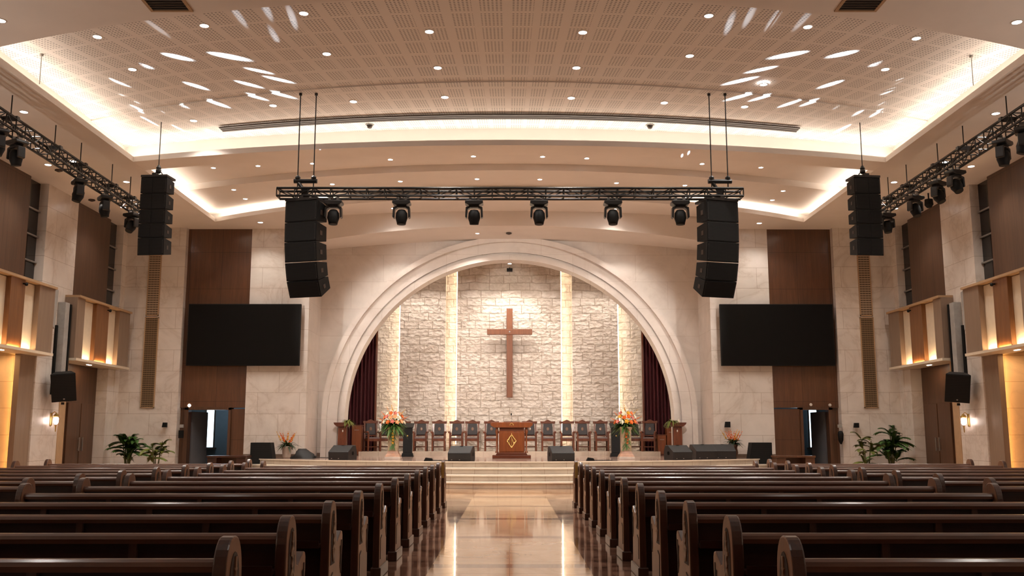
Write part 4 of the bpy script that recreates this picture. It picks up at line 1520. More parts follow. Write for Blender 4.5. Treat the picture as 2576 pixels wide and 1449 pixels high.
def make_chair(label, loc, rz, group, wide=0.50, hi=1.12, back_mat='leather'):
    t = thing('armchair', label, 'chair', loc, rz, group)
    w = wide / 2
    sd = 0.26
    for x, y in ((-w + 0.03, -sd), (w - 0.03, -sd)):
        MB().prism([(x - 0.03, 0), (x + 0.03, 0), (x + 0.03, 0.66), (x - 0.03, 0.66)], y - 0.03, y + 0.03, 'y').build('front_leg', M['chair'], t, 0.008)
    for x in (-w + 0.03, w - 0.03):
        MB().prism([(sd - 0.02, 0), (sd + 0.04, 0), (sd + 0.02, 0.45), (sd + 0.09, hi - 0.08), (sd + 0.04, hi - 0.08), (sd - 0.03, 0.45)], x - 0.028, x + 0.028, 'x').build('back_post', M['chair'], t, 0.006)
    m = MB()
    for y0, y1 in ((-sd - 0.03, -sd + 0.02), (sd - 0.03, sd + 0.02)):
        m.box((-w + 0.02, y0, 0.36), (w - 0.02, y1, 0.45))
    for x0 in (-w + 0.01, w - 0.05):
        m.box((x0, -sd, 0.36), (x0 + 0.04, sd, 0.45))
    m.build('seat_frame', M['chair'], t, 0.006)
    MB().box((-w + 0.05, -sd - 0.02, 0.44), (w - 0.05, sd - 0.02, 0.50)).build('seat_cushion', M['cushion'], t, 0.02)
    # crest rail with a raised centre
    cr = [(-w - 0.02, hi - 0.12), (w + 0.02, hi - 0.12), (w + 0.03, hi - 0.03), (w * 0.55, hi - 0.04), (w * 0.25, hi), (0, hi + 0.025), (-w * 0.25, hi), (-w * 0.55, hi - 0.04), (-w - 0.03, hi - 0.03)]
    MB().prism(cr, sd + 0.03, sd + 0.09, 'y').build('crest_rail', M['chair'], t, 0.008)
    MB().box((-w + 0.05, sd - 0.005, 0.54), (w - 0.05, sd + 0.035, 0.59)).build('back_rail', M['chair'], t)
    mt = Matrix.Translation((0, sd + 0.02, 0.58)) @ Matrix.Rotation(-0.13, 4, 'X')
    bc = MB().prism([(-w + 0.065, 0), (w - 0.065, 0), (w - 0.085, hi - 0.70), (-w + 0.085, hi - 0.70)], -0.045, 0.03, 'y', mat=mt).build('back_cushion', M[back_mat], t, 0.02)
    MB().ball((0, -0.046, 0.22), 0.05, 8, 5, (1, 0.15, 1.3)).build('emblem', M['carve_light'], bc, loc=(0, sd + 0.02, 0.58), rot=(-0.13, 0, 0))
    for x in (-w + 0.0, w - 0.0):
        MB().box((x - 0.032, -sd - 0.04, 0.66), (x + 0.032, sd + 0.03, 0.70)).ball((x, -sd - 0.02, 0.68), 0.045).build('armrest', M['chair'], t, 0.01)
    MB().box((-w + 0.03, -0.02, 0.14), (-w + 0.06, 0.0, 0.18)).box((-w + 0.03, -sd, 0.14), (-w + 0.06, sd, 0.18)).box((w - 0.06, -sd, 0.14), (w - 0.03, sd, 0.18)).box((-w + 0.05, -0.02, 0.14), (w - 0.05, 0.02, 0.18)).build('stretcher', M['chair'], t)
    return t


CHY = 36.1
ch0 = None
cl = [(1012, 'leftmost of the clear row, behind the left flower stand'), (1058, 'third left of the lectern neighbour'), (1104, ''), (1148, ''), (1188, ''), (1236, ''), (1333, ''), (1379, ''), (1427, ''), (1467, ''), (1513, ''), (1556, '')]
names = ['partly behind the left flower stand', 'second to the right of the left flower stand', 'third to the right of the left flower stand', 'third to the left of the lectern', 'second to the left of the lectern', 'half hidden by the left edge of the lectern',
         'half hidden by the right edge of the lectern', 'second to the right of the lectern', 'third to the right of the lectern', 'second to the left of the right flower stand', 'next to the left of the right flower stand', 'partly behind the right flower stand']
for (px, _), nm in zip(cl, names):
    p = at_y(px, 1100, CHY)
    lab = f'wooden armchair with dark leather back, {nm}'
    if ch0 is None:
        ch0 = make_chair(lab, (p.x, CHY, PZ), 0, 'armchairs in the platform row')
    else:
        dup(ch0, (p.x, CHY, PZ), random.uniform(-0.02, 0.02), lab)
for px, rz, lab in ((937, 0.40, 'wooden chair turned inward before the left curtain'), (971, 0.1, 'wooden chair just left of the left flower stand'), (1633, -0.25, 'wooden chair with dark back just right of the right flower stand'), (1597, -0.05, 'wooden chair half behind the right flower stand, by the curtain edge')):
    yy = 35.42 if px in (937, 1633) else 36.25
    p = at_y(px, 1100, yy)
    dup(ch0, (p.x, yy, PZ), rz, lab, 'chairs before the curtains')

# wooden cabinets near the curtains
for px, w, h, lab in ((899, 0.34, 1.06, 'narrow wooden cabinet before the left curtain'), (1663, 0.30, 0.72, 'low wooden cabinet before the right curtain'), (1686, 0.30, 0.98, 'tall narrow wooden cabinet at the far right of the platform')):
    p = at_y(px, 1100, 35.3)
    t = thing('wood_cabinet', lab, 'cabinet', (p.x, 35.3, PZ if abs(p.x) < 5.3 else TOP), 0, 'cabinets before the curtains')
    if abs(p.x) >= 5.2:
        t.location.z = TOP
    MB().box((-w / 2, -0.2, 0.06), (w / 2, 0.2, h)).build('body', M['lectern'], t, 0.01)
    MB().box((-w / 2 - 0.02, -0.22, 0), (w / 2 + 0.02, 0.22, 0.06)).build('plinth', M['lectern_dark'], t)
    MB().box((-w / 2 - 0.02, -0.22, h), (w / 2 + 0.02, 0.22, h + 0.03)).build('top', M['lectern_dark'], t)
    d = MB().box((-w / 2 + 0.04, -0.212, 0.12), (w / 2 - 0.04, -0.2, h - 0.08)).build('door', M['lectern'], t)
    MB().box((-0.08, -0.225, h - 0.16), (0.08, -0.212, h - 0.145)).build('handle', M['steel'], d)
# dark lectern-like stands behind the flower stands
for px, lab in ((1026, 'tall black stand just right of the left flower stand'), (1549, 'tall black stand just left of the right flower stand')):
    p = at_y(px, 1100, 33.6)
    t = thing('music_stand_cabinet', lab, 'stand', (p.x, 33.6, TOP), 0, 'black stands by the flowers')
    MB().prism([(-0.2, 0), (0.2, 0), (0.17, 0.12), (-0.17, 0.12)], -0.18, 0.18, 'y').build('base', M['black'], t, 0.01)
    MB().box((-0.15, -0.14, 0.12), (0.15, 0.14, 0.98)).build('body', M['black'], t, 0.01)
    MB().prism([(-0.2, 0.96), (0.2, 1.10), (0.2, 1.13), (-0.2, 0.99)], -0.2, 0.2, 'x').build('slanted_top', M['black'], t)
    MB().lathe([(0.001, 0), (0.025, 0), (0.025, 0.01), (0.001, 0.012)], n=10).build('badge', M['gold'], t, loc=(0, -0.142, 0.7), rot=(PI / 2, 0, 0))

# ================================================================== LECTERN
LY = 31.0
p = at_y(1287, 1100, LY)
t = thing('lectern', 'wide wooden lectern with gold emblem at the centre of the stage', 'lectern', (p.x, LY, TOP))
MB().box((-0.60, -0.38, 0), (0.60, 0.38, 0.10)).build('base_step', M['lectern_dark'], t, 0.012)
MB().prism([(-0.50, 0.10), (0.50, 0.10), (0.46, 0.17), (-0.46, 0.17)], -0.32, 0.32, 'y').build('plinth', M['lectern_dark'], t, 0.008)
MB().box((-0.395, -0.27, 0.17), (0.395, 0.27, 0.85)).build('body', M['lectern'], t, 0.008)
fp = MB().box((-0.36, -0.285, 0.21), (0.36, -0.27, 0.80)).build('front_panel', M['lectern'], t, 0.006)
MB().box((-0.385, -0.26, 0.85), (0.385, 0.26, 0.97)).build('neck', M['lectern_dark'], t)
MB().prism([(-0.60, 0.98), (-0.55, 0.95), (0.55, 0.95), (0.60, 0.98), (0.66, 1.02), (0.66, 1.08), (0.62, 1.115), (-0.62, 1.115), (-0.66, 1.08), (-0.66, 1.02)], -0.36, 0.36, 'y').build('top', M['lectern'], t, 0.012)
MB().prism([(-0.18, 1.115), (0.36, 1.115), (0.36, 1.16), (-0.18, 1.13)], -0.25, 0.25, 'x').build('reading_desk', M['lectern_dark'], t)
# small turned columns on either side of the body
for s in (-1, 1):
    MB().lathe([(0.05, 0.17), (0.05, 0.2), (0.025, 0.24), (0.03, 0.5), (0.022, 0.72), (0.05, 0.8), (0.055, 0.86), (0.03, 0.92), (0.05, 0.95)], (s * 0.46, -0.2, 0), 10).build('column', M['lectern'], t, smooth=True)
# rhombic openwork emblem
em = MB()
for a, b_ in (((0, 0.33), (0.14, 0.53)), ((0.14, 0.53), (0, 0.73)), ((0, 0.73), (-0.14, 0.53)), ((-0.14, 0.53), (0, 0.33)), ((0, 0.36), (0, 0.78)), ((-0.07, 0.44), (-0.07, 0.62)), ((0.07, 0.44), (0.0, 0.62)), ((-0.11, 0.56), (-0.07, 0.62)), ((0.11, 0.50), (0.05, 0.47))):
    em.cyl((a[0], -0.295, a[1]), (b_[0], -0.295, b_[1]), 0.011, n=6)
for x, z in ((-0.12, 0.56), (0.12, 0.56), (0.1, 0.48), (-0.1, 0.48)):
    em.ball((x, -0.295, z), 0.02)
em.build('emblem', M['gold'], fp)
cr = MB()
for k in range(8):
    a0, a1 = PI * k / 8, PI * (k + 1) / 8
    cr.cyl((0.05 * math.cos(a0), -0.368, 1.03 + 0.05 * math.sin(a0)), (0.05 * math.cos(a1), -0.368, 1.03 + 0.05 * math.sin(a1)), 0.01, n=5)
cr.ball((-0.05, -0.368, 1.025), 0.018).ball((0.05, -0.368, 1.025), 0.018).cyl((0, -0.368, 1.0), (0, -0.368, 1.03), 0.008)
cr.build('top_ornament', M['gold'], t)
t = thing('microphone', 'thin gooseneck microphone standing on the lectern', 'microphone', (p.x, LY - 0.02, TOP + 1.12))
MB().lathe([(0.05, 0), (0.05, 0.015), (0.015, 0.03)], n=12).build('base', M['black'], t)
MB().tube([(0, 0, 0.02), (0, 0, 0.12), (-0.01, -0.03, 0.22)], 0.006).build('gooseneck', M['steel'], t)
MB().lathe([(0.008, 0), (0.02, 0.015), (0.02, 0.06), (0.008, 0.075)], n=10).build('capsule', M['black'], t, loc=(-0.012, -0.035, 0.21), rot=(0.2, 0, 0))

# ================================================================== FLOWERS


def flower_head(kind, col, parent, c, d, size):
    d = Vector(d).normalized()
    q = d.to_track_quat('Z', 'Y').to_matrix().to_4x4()
    mt = Matrix.Translation(c) @ q
    m = MB()
    if kind == 'rose':
        for ring, (n, r, tl) in enumerate(((5, 1.0, 0.55), (4, 0.7, 0.9), (3, 0.4, 1.2))):
            for k in range(n):
                a = 2 * PI * k / n + ring
                b_ = Vector((math.cos(a), math.sin(a), tl))
                m.leaf(mt @ Vector((0, 0, 0)), (q.to_3x3() @ b_), q.to_3x3() @ Vector((0, 0, 1)), size * r, size * 0.95, 0.0, 4, 0.35)
        m.ball(mt @ Vector((0, 0, size * 0.35)), size * 0.32, 7, 4)
    elif kind == 'lily':
        for k in range(6):
            a = 2 * PI * k / 6
            b_ = Vector((math.cos(a), math.sin(a), 1.0))
            m.leaf(mt @ Vector((0, 0, 0)), q.to_3x3() @ b_, q.to_3x3() @ Vector((0, 0, 1)), size * 1.3, size * 0.55, 0.1, 4, 0.25)
    else:  # gladiolus spike
        for k in range(9):
            a = 2.4 * k
            z = size * 0.45 * k
            b_ = Vector((math.cos(a), math.sin(a), 1.4))
            sz = size * (0.9 - 0.06 * k)
            m.leaf(mt @ Vector((0, 0, z)), q.to_3x3() @ b_, q.to_3x3() @ Vector((0, 0, 1)), sz, sz * 0.7, 0.0, 3, 0.3)
    return m.build('flower', M[col], parent)


def arrangement(label, loc, trail, palette):
    t = thing('flower_arrangement', label, 'flowers', loc, 0, 'large flower arrangements')
    fo = MB()
    for k in range(150):
        a = random.uniform(0, 2 * PI)
        el = random.uniform(-0.35, 0.75)
        d = Vector((math.cos(a) * math.cos(el), math.sin(a) * math.cos(el) * 0.75, math.sin(el)))
        fo.leaf(Vector((0, 0, 0.06)), d, (0, 0, 1), random.uniform(0.3, 0.52), random.uniform(0.045, 0.08), random.uniform(0.15, 0.7), 5, 0.15)
    fo.build('foliage', M['green'], t)
    f2 = MB()
    for k in range(44):
        a = random.uniform(0, 2 * PI)
        el = random.uniform(-0.25, 1.0)
        d = Vector((math.cos(a) * math.cos(el), math.sin(a) * math.cos(el) * 0.75, math.sin(el)))
        f2.leaf(Vector((0, 0, 0.05)), d, (0, 0, 1), random.uniform(0.35, 0.5), 0.028, 0.25, 5, 0.15)
    f2.build('grass_blades', M['green2'], t)
    # dome of blooms: rings facing outward
    spec = []
    for k in range(7):
        a = -PI / 2 + (k - 3) * 0.40
        spec.append((a, 0.30, 0.12 + 0.02 * (k % 2), 'rose', palette[k % len(palette)], 0.088))
    for k in range(6):
        a = -PI / 2 + (k - 2.5) * 0.42
        spec.append((a, 0.26, 0.26 + 0.03 * (k % 2), 'rose', palette[(k + 2) % len(palette)], 0.085))
    for k in range(4):
        a = -PI / 2 + (k - 1.5) * 0.55
        spec.append((a, 0.19, 0.39, 'rose', palette[(k + 1) % len(palette)], 0.08))
    for a, r, z, kind, col, sz in spec:
        cpos = Vector((r * math.cos(a) * 1.05, r * math.sin(a), z))
        flower_head(kind, col, t, cpos, Vector((math.cos(a), math.sin(a), 0.45)), sz)
    for dx, z, dz, col in ((-0.34, 0.16, 0.25, 'orange'), (-0.26, 0.28, 0.7, 'orange'), (0.34, 0.2, 0.3, 'orange'), (0.24, 0.32, 0.8, 'yellow'), (-0.03, 0.46, 3.5, 'yellow'), (-0.14, 0.40, 1.4, palette[0])):
        flower_head('spike', col, t, Vector((dx * 0.75, -0.1, z)), Vector((dx, -0.12, abs(dx) * dz + 0.08)), 0.065)
    st_ = MB()
    for dx in (-0.3, -0.15, 0.0, 0.12, 0.28):
        st_.tube([(0, 0, 0), (dx * 0.6, -0.04, 0.28), (dx * 1.0, -0.06, 0.52 - abs(dx) * 0.5)], 0.006, 5)
    st_.build('stems', M['stem'], t)
    v = MB()
    for k in range(46):
        z = -random.uniform(0.0, 0.62)
        a = random.uniform(-2.6, -0.5)
        v.leaf((random.uniform(-0.05, 0.05), -0.17, z), (math.cos(a) * 0.6, -0.35, -0.6), (0, -1, 0.2), random.uniform(0.1, 0.17), 0.028, 0.1, 4, 0.15)
    v.tube([(0, -0.1, 0.05), (0.0, -0.19, -0.05), (0.01, -0.185, -0.4), (0.0, -0.19, -0.66)], 0.01, 5)
    v.build('trailing_vine', M['green'], t)
    for k in range(5):
        flower_head('lily', trail, t, Vector((random.uniform(-0.03, 0.05), -0.2, -0.10 - 0.09 * k)), Vector((random.uniform(-.4, .4), -1, -0.2)), 0.05)
    return t


def pedestal(label, loc):
    t = thing('flower_pedestal', label, 'pedestal', loc, 0, 'flower pedestals')
    MB().box((-0.235, -0.235, 0), (0.235, 0.235, 0.075)).build('plinth', M['white_pot'], t, 0.01)
    base = MB()
    prof = [(0.225, 0.075), (0.215, 0.11), (0.17, 0.17), (0.15, 0.24)]
    for (r0, z0), (r1, z1) in zip(prof[:-1], prof[1:]):
        base.add([(-r0, -r0, z0), (r0, -r0, z0), (r0, r0, z0), (-r0, r0, z0), (-r1, -r1, z1), (r1, -r1, z1), (r1, r1, z1), (-r1, r1, z1)],
                 [(0, 1, 5, 4), (1, 2, 6, 5), (2, 3, 7, 6), (3, 0, 4, 7)])
    base.build('moulded_base', M['pedbase'], t)
    MB().prism([(-0.15, -0.15), (0.15, -0.15), (0.15, 0.15), (-0.15, 0.15)], 0.24, 0.86, 'z').build('shaft', M['pedestal'], t, 0.012)
    cap = MB()
    prof = [(0.15, 0.86), (0.185, 0.92), (0.185, 0.96)]
    for (r0, z0), (r1, z1) in zip(prof[:-1], prof[1:]):
        cap.add([(-r0, -r0, z0), (r0, -r0, z0), (r0, r0, z0), (-r0, r0, z0), (-r1, -r1, z1), (r1, -r1, z1), (r1, r1, z1), (-r1, r1, z1)],
                [(0, 1, 5, 4), (1, 2, 6, 5), (2, 3, 7, 6), (3, 0, 4, 7)])
    cap.add([(-0.185, -0.185, 0.96), (0.185, -0.185, 0.96), (0.185, 0.185, 0.96), (-0.185, 0.185, 0.96)], [(0, 1, 2, 3)])
    cap.build('capital', M['pedestal'], t)
    return t


FY = 29.6
pl_ = at_y(990, 1100, FY).x
pr_ = at_y(1574, 1100, FY).x
pedestal('veined marble flower pedestal on the left of the stage', (pl_, FY, TOP))
pedestal('veined marble flower pedestal on the right of the stage', (pr_, FY, TOP))
arrangement('big bouquet of orange, peach and white flowers on the left pedestal', (pl_, FY, TOP + 0.96), 'yellow', ['peach', 'white', 'orange', 'pink', 'peach'])
arrangement('big bouquet of orange and yellow flowers with pink lilies on the right pedestal', (pr_, FY, TOP + 0.96), 'orange', ['orange', 'pink', 'white', 'yellow', 'orange'])

# wooden plant stands at the arch feet
for s, px, side in ((-1, 862, 'left'), (1, 1704, 'right')):
    p = at_y(px, 1100, 33.0)
    t = thing('plant_stand', f'dark carved wooden stand at the {side} foot of the arch', 'stand', (p.x, 33.0, TOP), 0, 'plant stands at the arch')
    MB().box((-0.19, -0.19, 0), (0.19, 0.19, 0.08)).build('base', M['lectern_dark'], t, 0.01)
    MB().prism([(-0.14, -0.14), (0.14, -0.14), (0.14, 0.14), (-0.14, 0.14)], 0.08, 1.0, 'z').build('shaft', M['chair'], t, 0.012)
    MB().prism([(-0.16, 1.0), (0.16, 1.0), (0.26, 1.08), (0.28, 1.14), (-0.28, 1.14), (-0.26, 1.08)], -0.24, 0.24, 'y').build('top', M['lectern_dark'], t, 0.008)
    MB().ball((-s * 0.02, -0.145, 0.86), 0.03, 6, 4, (0.7, 0.5, 1.4)).build('ornament', M['mirror_white'], t)
    t = thing('trailing_plant', f'small yellowish trailing plant on the {side} wooden stand', 'plant', (p.x, 33.0, TOP + 1.14), 0, 'trailing plants at the arch')
    m = MB()
    for k in range(50):
        a = random.uniform(-PI, PI)
        m.leaf((-s * 0.16 + random.uniform(-0.1, 0.1), -0.1 + random.uniform(-0.1, 0.1), 0.04), (math.cos(a) - s * 0.6, math.sin(a) * 0.6 - 0.3, random.uniform(-0.2, 0.7)), (0, 0, 1), random.uniform(0.12, 0.28), 0.05, 0.9, 4, 0.15)
    m.build('leaves', M['green2'], t)
    MB().lathe([(0.07, 0.0), (0.09, 0.05), (0.085, 0.06)], (-s * 0.14, -0.08, 0), 12).build('pot', M['darkpot'], t)
    if s > 0:
        o = MB().lathe([(0.03, 0), (0.03, 0.07), (0.015, 0.09), (0.015, 0.12)], n=10).build('candle', M['white'], None, loc=(p.x + 0.05, 32.95, TOP + 1.14))
        tag(o, 'small white candle on the right wooden stand', 'candle')

# ================================================================== PLANTS


def bromeliad(label, loc, pot_mat, prof):
    t = thing('potted_bromeliad', label, 'potted plant', loc, 0, 'orange potted plants')
    MB().lathe(prof, n=18).build('pot', M[pot_mat], t, smooth=True)
    ztop = prof[-1][1]
    MB().lathe([(0.001, ztop - 0.03), (prof[-1][0] * 0.9, ztop - 0.03), (0.001, ztop - 0.02)], n=14).build('soil', M['leafdark'], t)
    m = MB()
    for k in range(44):
        a = random.uniform(0, 2 * PI)
        m.leaf((0, 0, ztop - 0.03), (math.cos(a), math.sin(a), random.uniform(0.5, 1.6)), (0, 0, 1), random.uniform(0.35, 0.6), 0.06, random.uniform(0.4, 1.0), 6, 0.2)
    m.build('leaves', M['leafdark'], t)
    m = MB()
    for k in range(16):
        a = random.uniform(0, 2 * PI)
        m.leaf((0, 0, ztop - 0.03), (math.cos(a), math.sin(a), random.uniform(1.0, 2.0)), (0, 0, 1), random.uniform(0.3, 0.45), 0.06, 0.3, 5, 0.2)
    m.build('inner_leaves', M['green2'], t)
    for k in range(11):
        a = 2 * PI * k / 11
        r = 0.05 + 0.08 * (k % 3)
        flower_head('spike', 'yellow' if k % 4 == 1 else 'orange', t, Vector((r * math.cos(a), r * math.sin(a), ztop + 0.12 + 0.05 * (k % 2))), Vector((math.cos(a) * 0.6, math.sin(a) * 0.6, 1)), 0.085)
    return t


p = at_y(721, 1144, 31.0)
bromeliad('orange flowering plant in a white pot beside the left wedge speaker heap', (p.x, 31.0, TOP), 'white_pot', [(0.10, 0), (0.125, 0.05), (0.15, 0.34), (0.16, 0.36), (0.15, 0.37)])
p = at_y(1846, 1144, 31.0)
bromeliad('orange flowering plant in a brown vase between speakers on the right', (p.x, 31.0, TOP), 'darkpot', [(0.08, 0), (0.11, 0.04), (0.14, 0.18), (0.11, 0.32), (0.15, 0.42), (0.14, 0.43)])


def palm(label, loc, h, n, spread, mat, potprof, potmat, dens=1.0, stems=5):
    t = thing('potted_palm', label, 'potted plant', loc, 0, 'potted palms by the front walls')
    MB().lathe(potprof, n=18).build('pot', M[potmat], t, smooth=True)
    zt = potprof[-1][1]
    MB().lathe([(0.001, zt - 0.04), (potprof[-1][0] * 0.92, zt - 0.04), (0.001, zt - 0.03)], n=14).build('soil', M['darkpot'], t)
    st_ = MB()
    tops = []
    for k in range(stems):
        a = 2 * PI * k / stems
        b_ = Vector((0.05 * math.cos(a), 0.05 * math.sin(a), zt - 0.04))
        e = Vector((0.16 * math.cos(a), 0.12 * math.sin(a), zt + (h - zt) * random.uniform(0.35, 0.62)))
        st_.tube([b_, (b_ + e) / 2 + Vector((0, 0, 0.04)), e], [0.022, 0.017, 0.012], 6)
        tops.append(e)
    st_.build('stems', M['stem'], t)
    fr = MB()
    for k in range(n):
        b_ = tops[k % stems] - Vector((0, 0, random.uniform(0, 0.45)))
        a = 2 * PI * k / n * 2.4 + random.uniform(-0.3, 0.3)
        el = random.uniform(0.3, 1.4)
        ln = random.uniform(0.6, 1.0) * spread
        d = Vector((math.cos(a) * math.cos(el), math.sin(a) * math.cos(el) * 0.6, math.sin(el)))
        pts = []
        for j in range(9):
            u = j / 8
            pts.append(b_ + d * ln * u - Vector((0, 0, 1)) * ln * 0.45 * u * u)
        fr.tube(pts, [0.008 * (1 - 0.7 * j / 8) for j in range(9)], 4)
        nl = int(20 * dens)
        for j in range(2, nl):
            u = j / nl
            i0 = min(7, int(u * 8))
            pp = pts[i0].lerp(pts[i0 + 1], u * 8 - i0)
            tg = (pts[i0 + 1] - pts[i0]).normalized()
            sd_ = tg.cross(Vector((0, 0, 1))).normalized()
            for q in (-1, 1):
                fr.leaf(pp, sd_ * q * 0.8 + tg * 0.9, Vector((0, 0, 1)), 0.32 * (1 - 0.5 * u) * spread, 0.06, 0.35, 3, 0.1)
    fr.build('fronds', M[mat], t)
    return t


PY = 30.3
for (px, lab, kw) in ((321, 'bushy dark green palm in a white pot, left front wall', dict(h=2.0, n=46, spread=0.78, mat='green', potprof=[(0.16, 0), (0.2, 0.1), (0.24, 0.36), (0.25, 0.38)], potmat='white_pot')),
                      (393, 'thin yellow-green palm in a clay pot, left front wall', dict(h=1.8, n=20, spread=0.62, mat='green2', potprof=[(0.13, 0), (0.17, 0.1), (0.2, 0.36), (0.21, 0.38)], potmat='terra', dens=0.8, stems=3)),
                      (2180, 'thin yellow-green palm in a square-set clay pot, right front wall', dict(h=1.8, n=20, spread=0.62, mat='green2', potprof=[(0.13, 0), (0.17, 0.1), (0.2, 0.36), (0.21, 0.38)], potmat='terra', dens=0.8, stems=3)),
                      (2242, 'bushy dark green palm in a white pot, right front wall', dict(h=2.0, n=46, spread=0.78, mat='green', potprof=[(0.16, 0), (0.2, 0.1), (0.24, 0.36), (0.25, 0.38)], potmat='white_pot'))):
    yy = PY if kw['mat'] == 'green' else 29.4
    p = at_y(px, 1150, yy)
    palm(lab, (p.x, yy, 0), **kw)

# ================================================================== STAGE SPEAKERS


def wedge(label, loc, rz, w=0.66, h=0.40, d=0.5):
    t = thing('stage_monitor', label, 'stage monitor', loc, rz, 'wedge monitors on the stage')
    prof = [(-d / 2, 0.0), (d / 2, 0.0), (d / 2, h * 0.55), (d / 2 - 0.08, h), (0.02, h), (-d / 2 - 0.02, h * 0.55)]
    MB().prism([(y, z) for y, z in prof], -w / 2, w / 2, 'x').build('cabinet', M['monitor'], t, 0.02, seg=3)
    g = MB()
    a, b_ = Vector((0, d / 2, h * 0.55)), Vector((0, d / 2 - 0.08, h))
    g.prism([(d / 2 + 0.002, 0.04), (d / 2 + 0.008, 0.04), (d / 2 + 0.008, h * 0.5), (d / 2 + 0.002, h * 0.5)], -w / 2 + 0.04, w / 2 - 0.04, 'x')
    g.build('grille', M['grille'], t)
    MB().box((-w / 2 + 0.1, -d / 2 - 0.012, 0.03), (-w / 2 + 0.13, -d / 2, 0.05)).box((0.0, -d / 2 - 0.012, 0.03), (0.03, -d / 2, 0.05)).build('connector', M['steel'], t)
    hn = MB()
    for q in (-1, 1):
        hn.lathe([(0.001, 0), (0.07, 0), (0.06, 0.006), (0.001, 0.006)], n=14)
    hn.v = [(0.006 * (1 if i < len(hn.v) // 2 else -1) + (w / 2 if i < len(hn.v) // 2 else -w / 2) + (v[2] if i < len(hn.v) // 2 else -v[2]) * 0, v[0] * 0.8, h * 0.45 + v[1] * 0.8) for i, v in enumerate(hn.v)]
    hn.build('side_handle', M['black'], t)
    MB().box((-0.04, -0.01, h - 0.004), (0.04, 0.03, h + 0.004)).build('top_cup', M['black'], t)
    return t


for px, yb, rz, sc, lab in ((862, 28.9, -0.35, 1.0, 'black wedge monitor at the left front of the stage'), (1161, 27.3, -0.22, 0.98, 'black wedge monitor on the stage edge left of the lectern'),
                            (1411, 27.3, 0.22, 0.98, 'black wedge monitor on the stage edge right of the lectern'), (1706, 28.9, 0.4, 1.0, 'black wedge monitor at the right front, lowest of the right cluster'),
                            (1768, 29.9, 0.25, 1.04, 'black wedge speaker in the middle of the right cluster'), (1818, 30.4, 0.1, 1.04, 'black wedge speaker right of the cluster, before the brown vase')):
    p = at_y(px, 1150, yb)
    t = wedge(lab, (p.x, yb, TOP), rz, 0.66 * sc, 0.42 * sc, 0.52 * sc)
for px, lab, s in ((661, 'large black floor loudspeaker at the left end of the stage', -1), (1911, 'large black floor loudspeaker at the right end of the stage', 1)):
    p = at_y(px, 1140, 30.5)
    t = thing('floor_speaker', lab, 'speaker', (s * 8.0 if s > 0 else -8.0, 30.6, 0), 0, 'floor speakers at the stage ends')
    t.location.x = p.x
    MB().box((-0.34, -0.2, 0), (0.34, 0.25, 0.42)).build('stand_box', M['black'], t, 0.01)
    q = -s
    MB().prism([(-q * 0.36, 0.42), (q * 0.37, 0.42), (q * 0.25, 1.14), (-q * 0.36, 1.14)], -0.22, 0.26, 'y').build('cabinet', M['black'], t, 0.012)
    MB().prism([(-q * 0.34, 0.46), (q * 0.33, 0.46), (q * 0.22, 1.11), (-q * 0.34, 1.11)], -0.228, -0.222, 'y').build('front_grille', M['grille'], t)

# black cloth-covered heap
m = MB()
n = 18
vs = [(0, 0, 0.30)]
rng = random.Random(5)
for r_i, (rr, zz) in enumerate(((0.10, 0.29), (0.18, 0.22), (0.26, 0.12), (0.31, 0.05), (0.33, 0.0))):
    for k in range(n):
        a = 2 * PI * k / n
        w = 1 + 0.16 * math.sin(3 * a + r_i) + rng.uniform(-0.06, 0.06)
        vs.append((rr * w * math.cos(a) * 1.1 + 0.05 * (zz < 0.2), rr * w * math.sin(a) * 0.8, max(0, zz + rng.uniform(-0.015, 0.015) * (zz > 0))))
fs = [(0, 1 + k, 1 + (k + 1) % n) for k in range(n)]
for r_i in range(4):
    for k in range(n):
        a, b_ = 1 + r_i * n + k, 1 + r_i * n + (k + 1) % n
        fs.append((a, a + n, b_ + n, b_))
m.add(vs, fs)
p = at_y(759, 1150, 30.6)
o = m.build('equipment_bag', M['cable'], None, smooth=True, loc=(p.x, 30.6, TOP))
tag(o, 'crumpled black bag on the stage right of the white-potted plant', 'bag')
# small stage boxes, cables
for px, yb, w, lab in ((1078, 27.6, 0.26, 'small flat black box on the stage edge left of the lectern steps'), (1485, 27.8, 0.24, 'small black cable box on the stage edge right of the lectern'), (790, 31.2, 0.16, 'tiny black box by the arch foot at left')):
    p = at_y(px, 1160, yb)
    t = thing('stage_box', lab, 'stage box', (p.x, yb, TOP), 0, 'small boxes on the stage')
    MB().prism([(-w / 2, 0), (w / 2, 0), (w / 2 - 0.03, 0.07), (-w / 2 + 0.05, 0.09)], -0.09, 0.09, 'y').build('body', M['black'], t, 0.008)
    MB().tube([(w / 2, 0, 0.012), (w / 2 + 0.15, 0.05, 0.012), (w / 2 + 0.3, -0.03, 0.012), (w / 2 + 0.5, 0.06, 0.012)], 0.01, 5).build('cable', M['cable'], t)

# desks at the foot of the front walls
for s, x0, x1, lab in ((-1, at_y(527, 1150, 29.6).x, at_y(626, 1150, 29.6).x, 'dark wooden desk before the left side door'), (1, at_y(1946, 1150, 29.6).x, at_y(2044, 1150, 29.6).x, 'brown wooden desk before the right side door')):
    t = thing('desk', lab, 'desk', ((x0 + x1) / 2, 29.6, 0), 0, 'desks by the side doors')
    w = (x1 - x0) / 2
    mm = M['pew_edge'] if s < 0 else M['panel']
    MB().box((-w, -0.32, 0.70), (w, 0.32, 0.76)).build('desktop', mm, t, 0.01)
    for q in (-1, 1):
        MB().box((min(q * (w - 0.02), q * (w - 0.30)), -0.28, 0), (max(q * (w - 0.02), q * (w - 0.30)), 0.28, 0.70)).build('side_pedestal', mm, t, 0.008)
    MB().box((-w + 0.3, 0.2, 0.15), (w - 0.3, 0.23, 0.70)).build('modesty_panel', M['door_wood'], t)

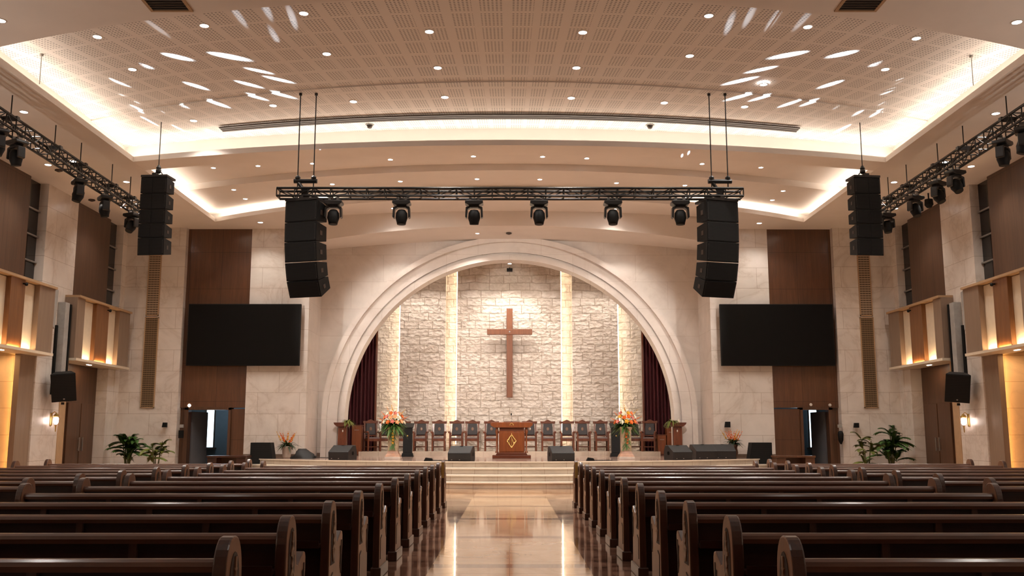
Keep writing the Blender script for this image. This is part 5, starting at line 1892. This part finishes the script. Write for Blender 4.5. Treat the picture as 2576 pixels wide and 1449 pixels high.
# small wall fittings
for px, py, lab, nm, sz, yw in ((417, 1069, 'small black speaker on the left front wall above the thin palm', 'small_wall_speaker', (0.075, 0.1, 0.075), 31.28),
                               (2151, 1070, 'small black speaker on the right front wall above the thin palm', 'small_wall_speaker', (0.08, 0.1, 0.075), 31.28),
                               (1828, 1068, 'black speaker pair on the marble above the brown vase plant', 'small_wall_speaker', (0.09, 0.1, 0.09), 31.48)):
    p = at_y(px, py, yw)
    t = thing(nm, lab, 'speaker', (p.x, yw, p.z), 0, 'small speakers on the front walls')
    MB().prism([(-sz[0], -sz[2]), (sz[0], -sz[2]), (sz[0], sz[2]), (-sz[0] * 0.7, sz[2])], -sz[1] - 0.05, -0.05, 'y').build('cabinet', M['black'], t, 0.006)
    MB().box((-0.02, -0.06, -0.02), (0.02, 0.02, 0.02)).build('wall_bracket', M['metal'], t)
for px, lab in ((456, 'dark control box on the narrow wall left of the left side door'), (2113, 'dark hanging bag on the narrow wall right of the right side door')):
    p = at_y(px, 1092, 31.28)
    t = thing('wall_control_box' if px < 1000 else 'hanging_bag', lab, 'wall box' if px < 1000 else 'bag', (p.x, 31.28, p.z), 0)
    if px < 1000:
        MB().box((-0.07, -0.07, -0.13), (0.07, 0.02, 0.12)).build('case', M['black'], t, 0.006)
    else:
        MB().lathe([(0.02, -0.32), (0.08, -0.2), (0.095, 0.0), (0.07, 0.08), (0.02, 0.1)], (0, -0.06, 0), 10).build('pouch', M['black'], t, smooth=True)
    MB().box((-0.06, -0.05, 0.20), (0.06, 0.02, 0.30)).build('hook' if px > 1000 else 'upper_unit', M['greymetal'], t, 0.006)
for px, py, lab in ((476, 1020, 'small round white lamp low on the left brown veneer'), (2040, 1018, 'small white emergency light low on the right brown veneer'), (2088, 1019, 'round white lamp above the right side door')):
    p = at_y(px, py, 31.54)
    o = MB().lathe([(0.001, 0), (0.05, 0), (0.045, 0.02), (0.001, 0.03)], n=14).build('veneer_lamp', M['mirror_white'] if px != 476 else M['lampdim'], None, loc=(p.x, 31.55, p.z), rot=(PI / 2, 0, 0))
    tag(o, lab, 'wall lamp', 'small lamps on the veneer')

# ================================================================== WORLD AND COLOUR
w = bpy.data.worlds.new('world')
S.world = w
w.use_nodes = True
w.node_tree.nodes['Background'].inputs[0].default_value = (0.9, 0.75, 0.62, 1)
w.node_tree.nodes['Background'].inputs[1].default_value = 0.0
vs_ = S.view_settings
S.display_settings.display_device = 'sRGB'
vs_.view_transform = 'Standard'
vs_.look = 'None'
vs_.exposure = 0.0
vs_.gamma = 1.0
vs_.use_curve_mapping = False
S.cycles.max_bounces = 6
S.cycles.diffuse_bounces = 4
S.cycles.glossy_bounces = 3
S.cycles.use_denoising = True
S.cycles.sample_clamp_indirect = 6
S.cycles.caustics_reflective = False
S.cycles.caustics_refractive = False
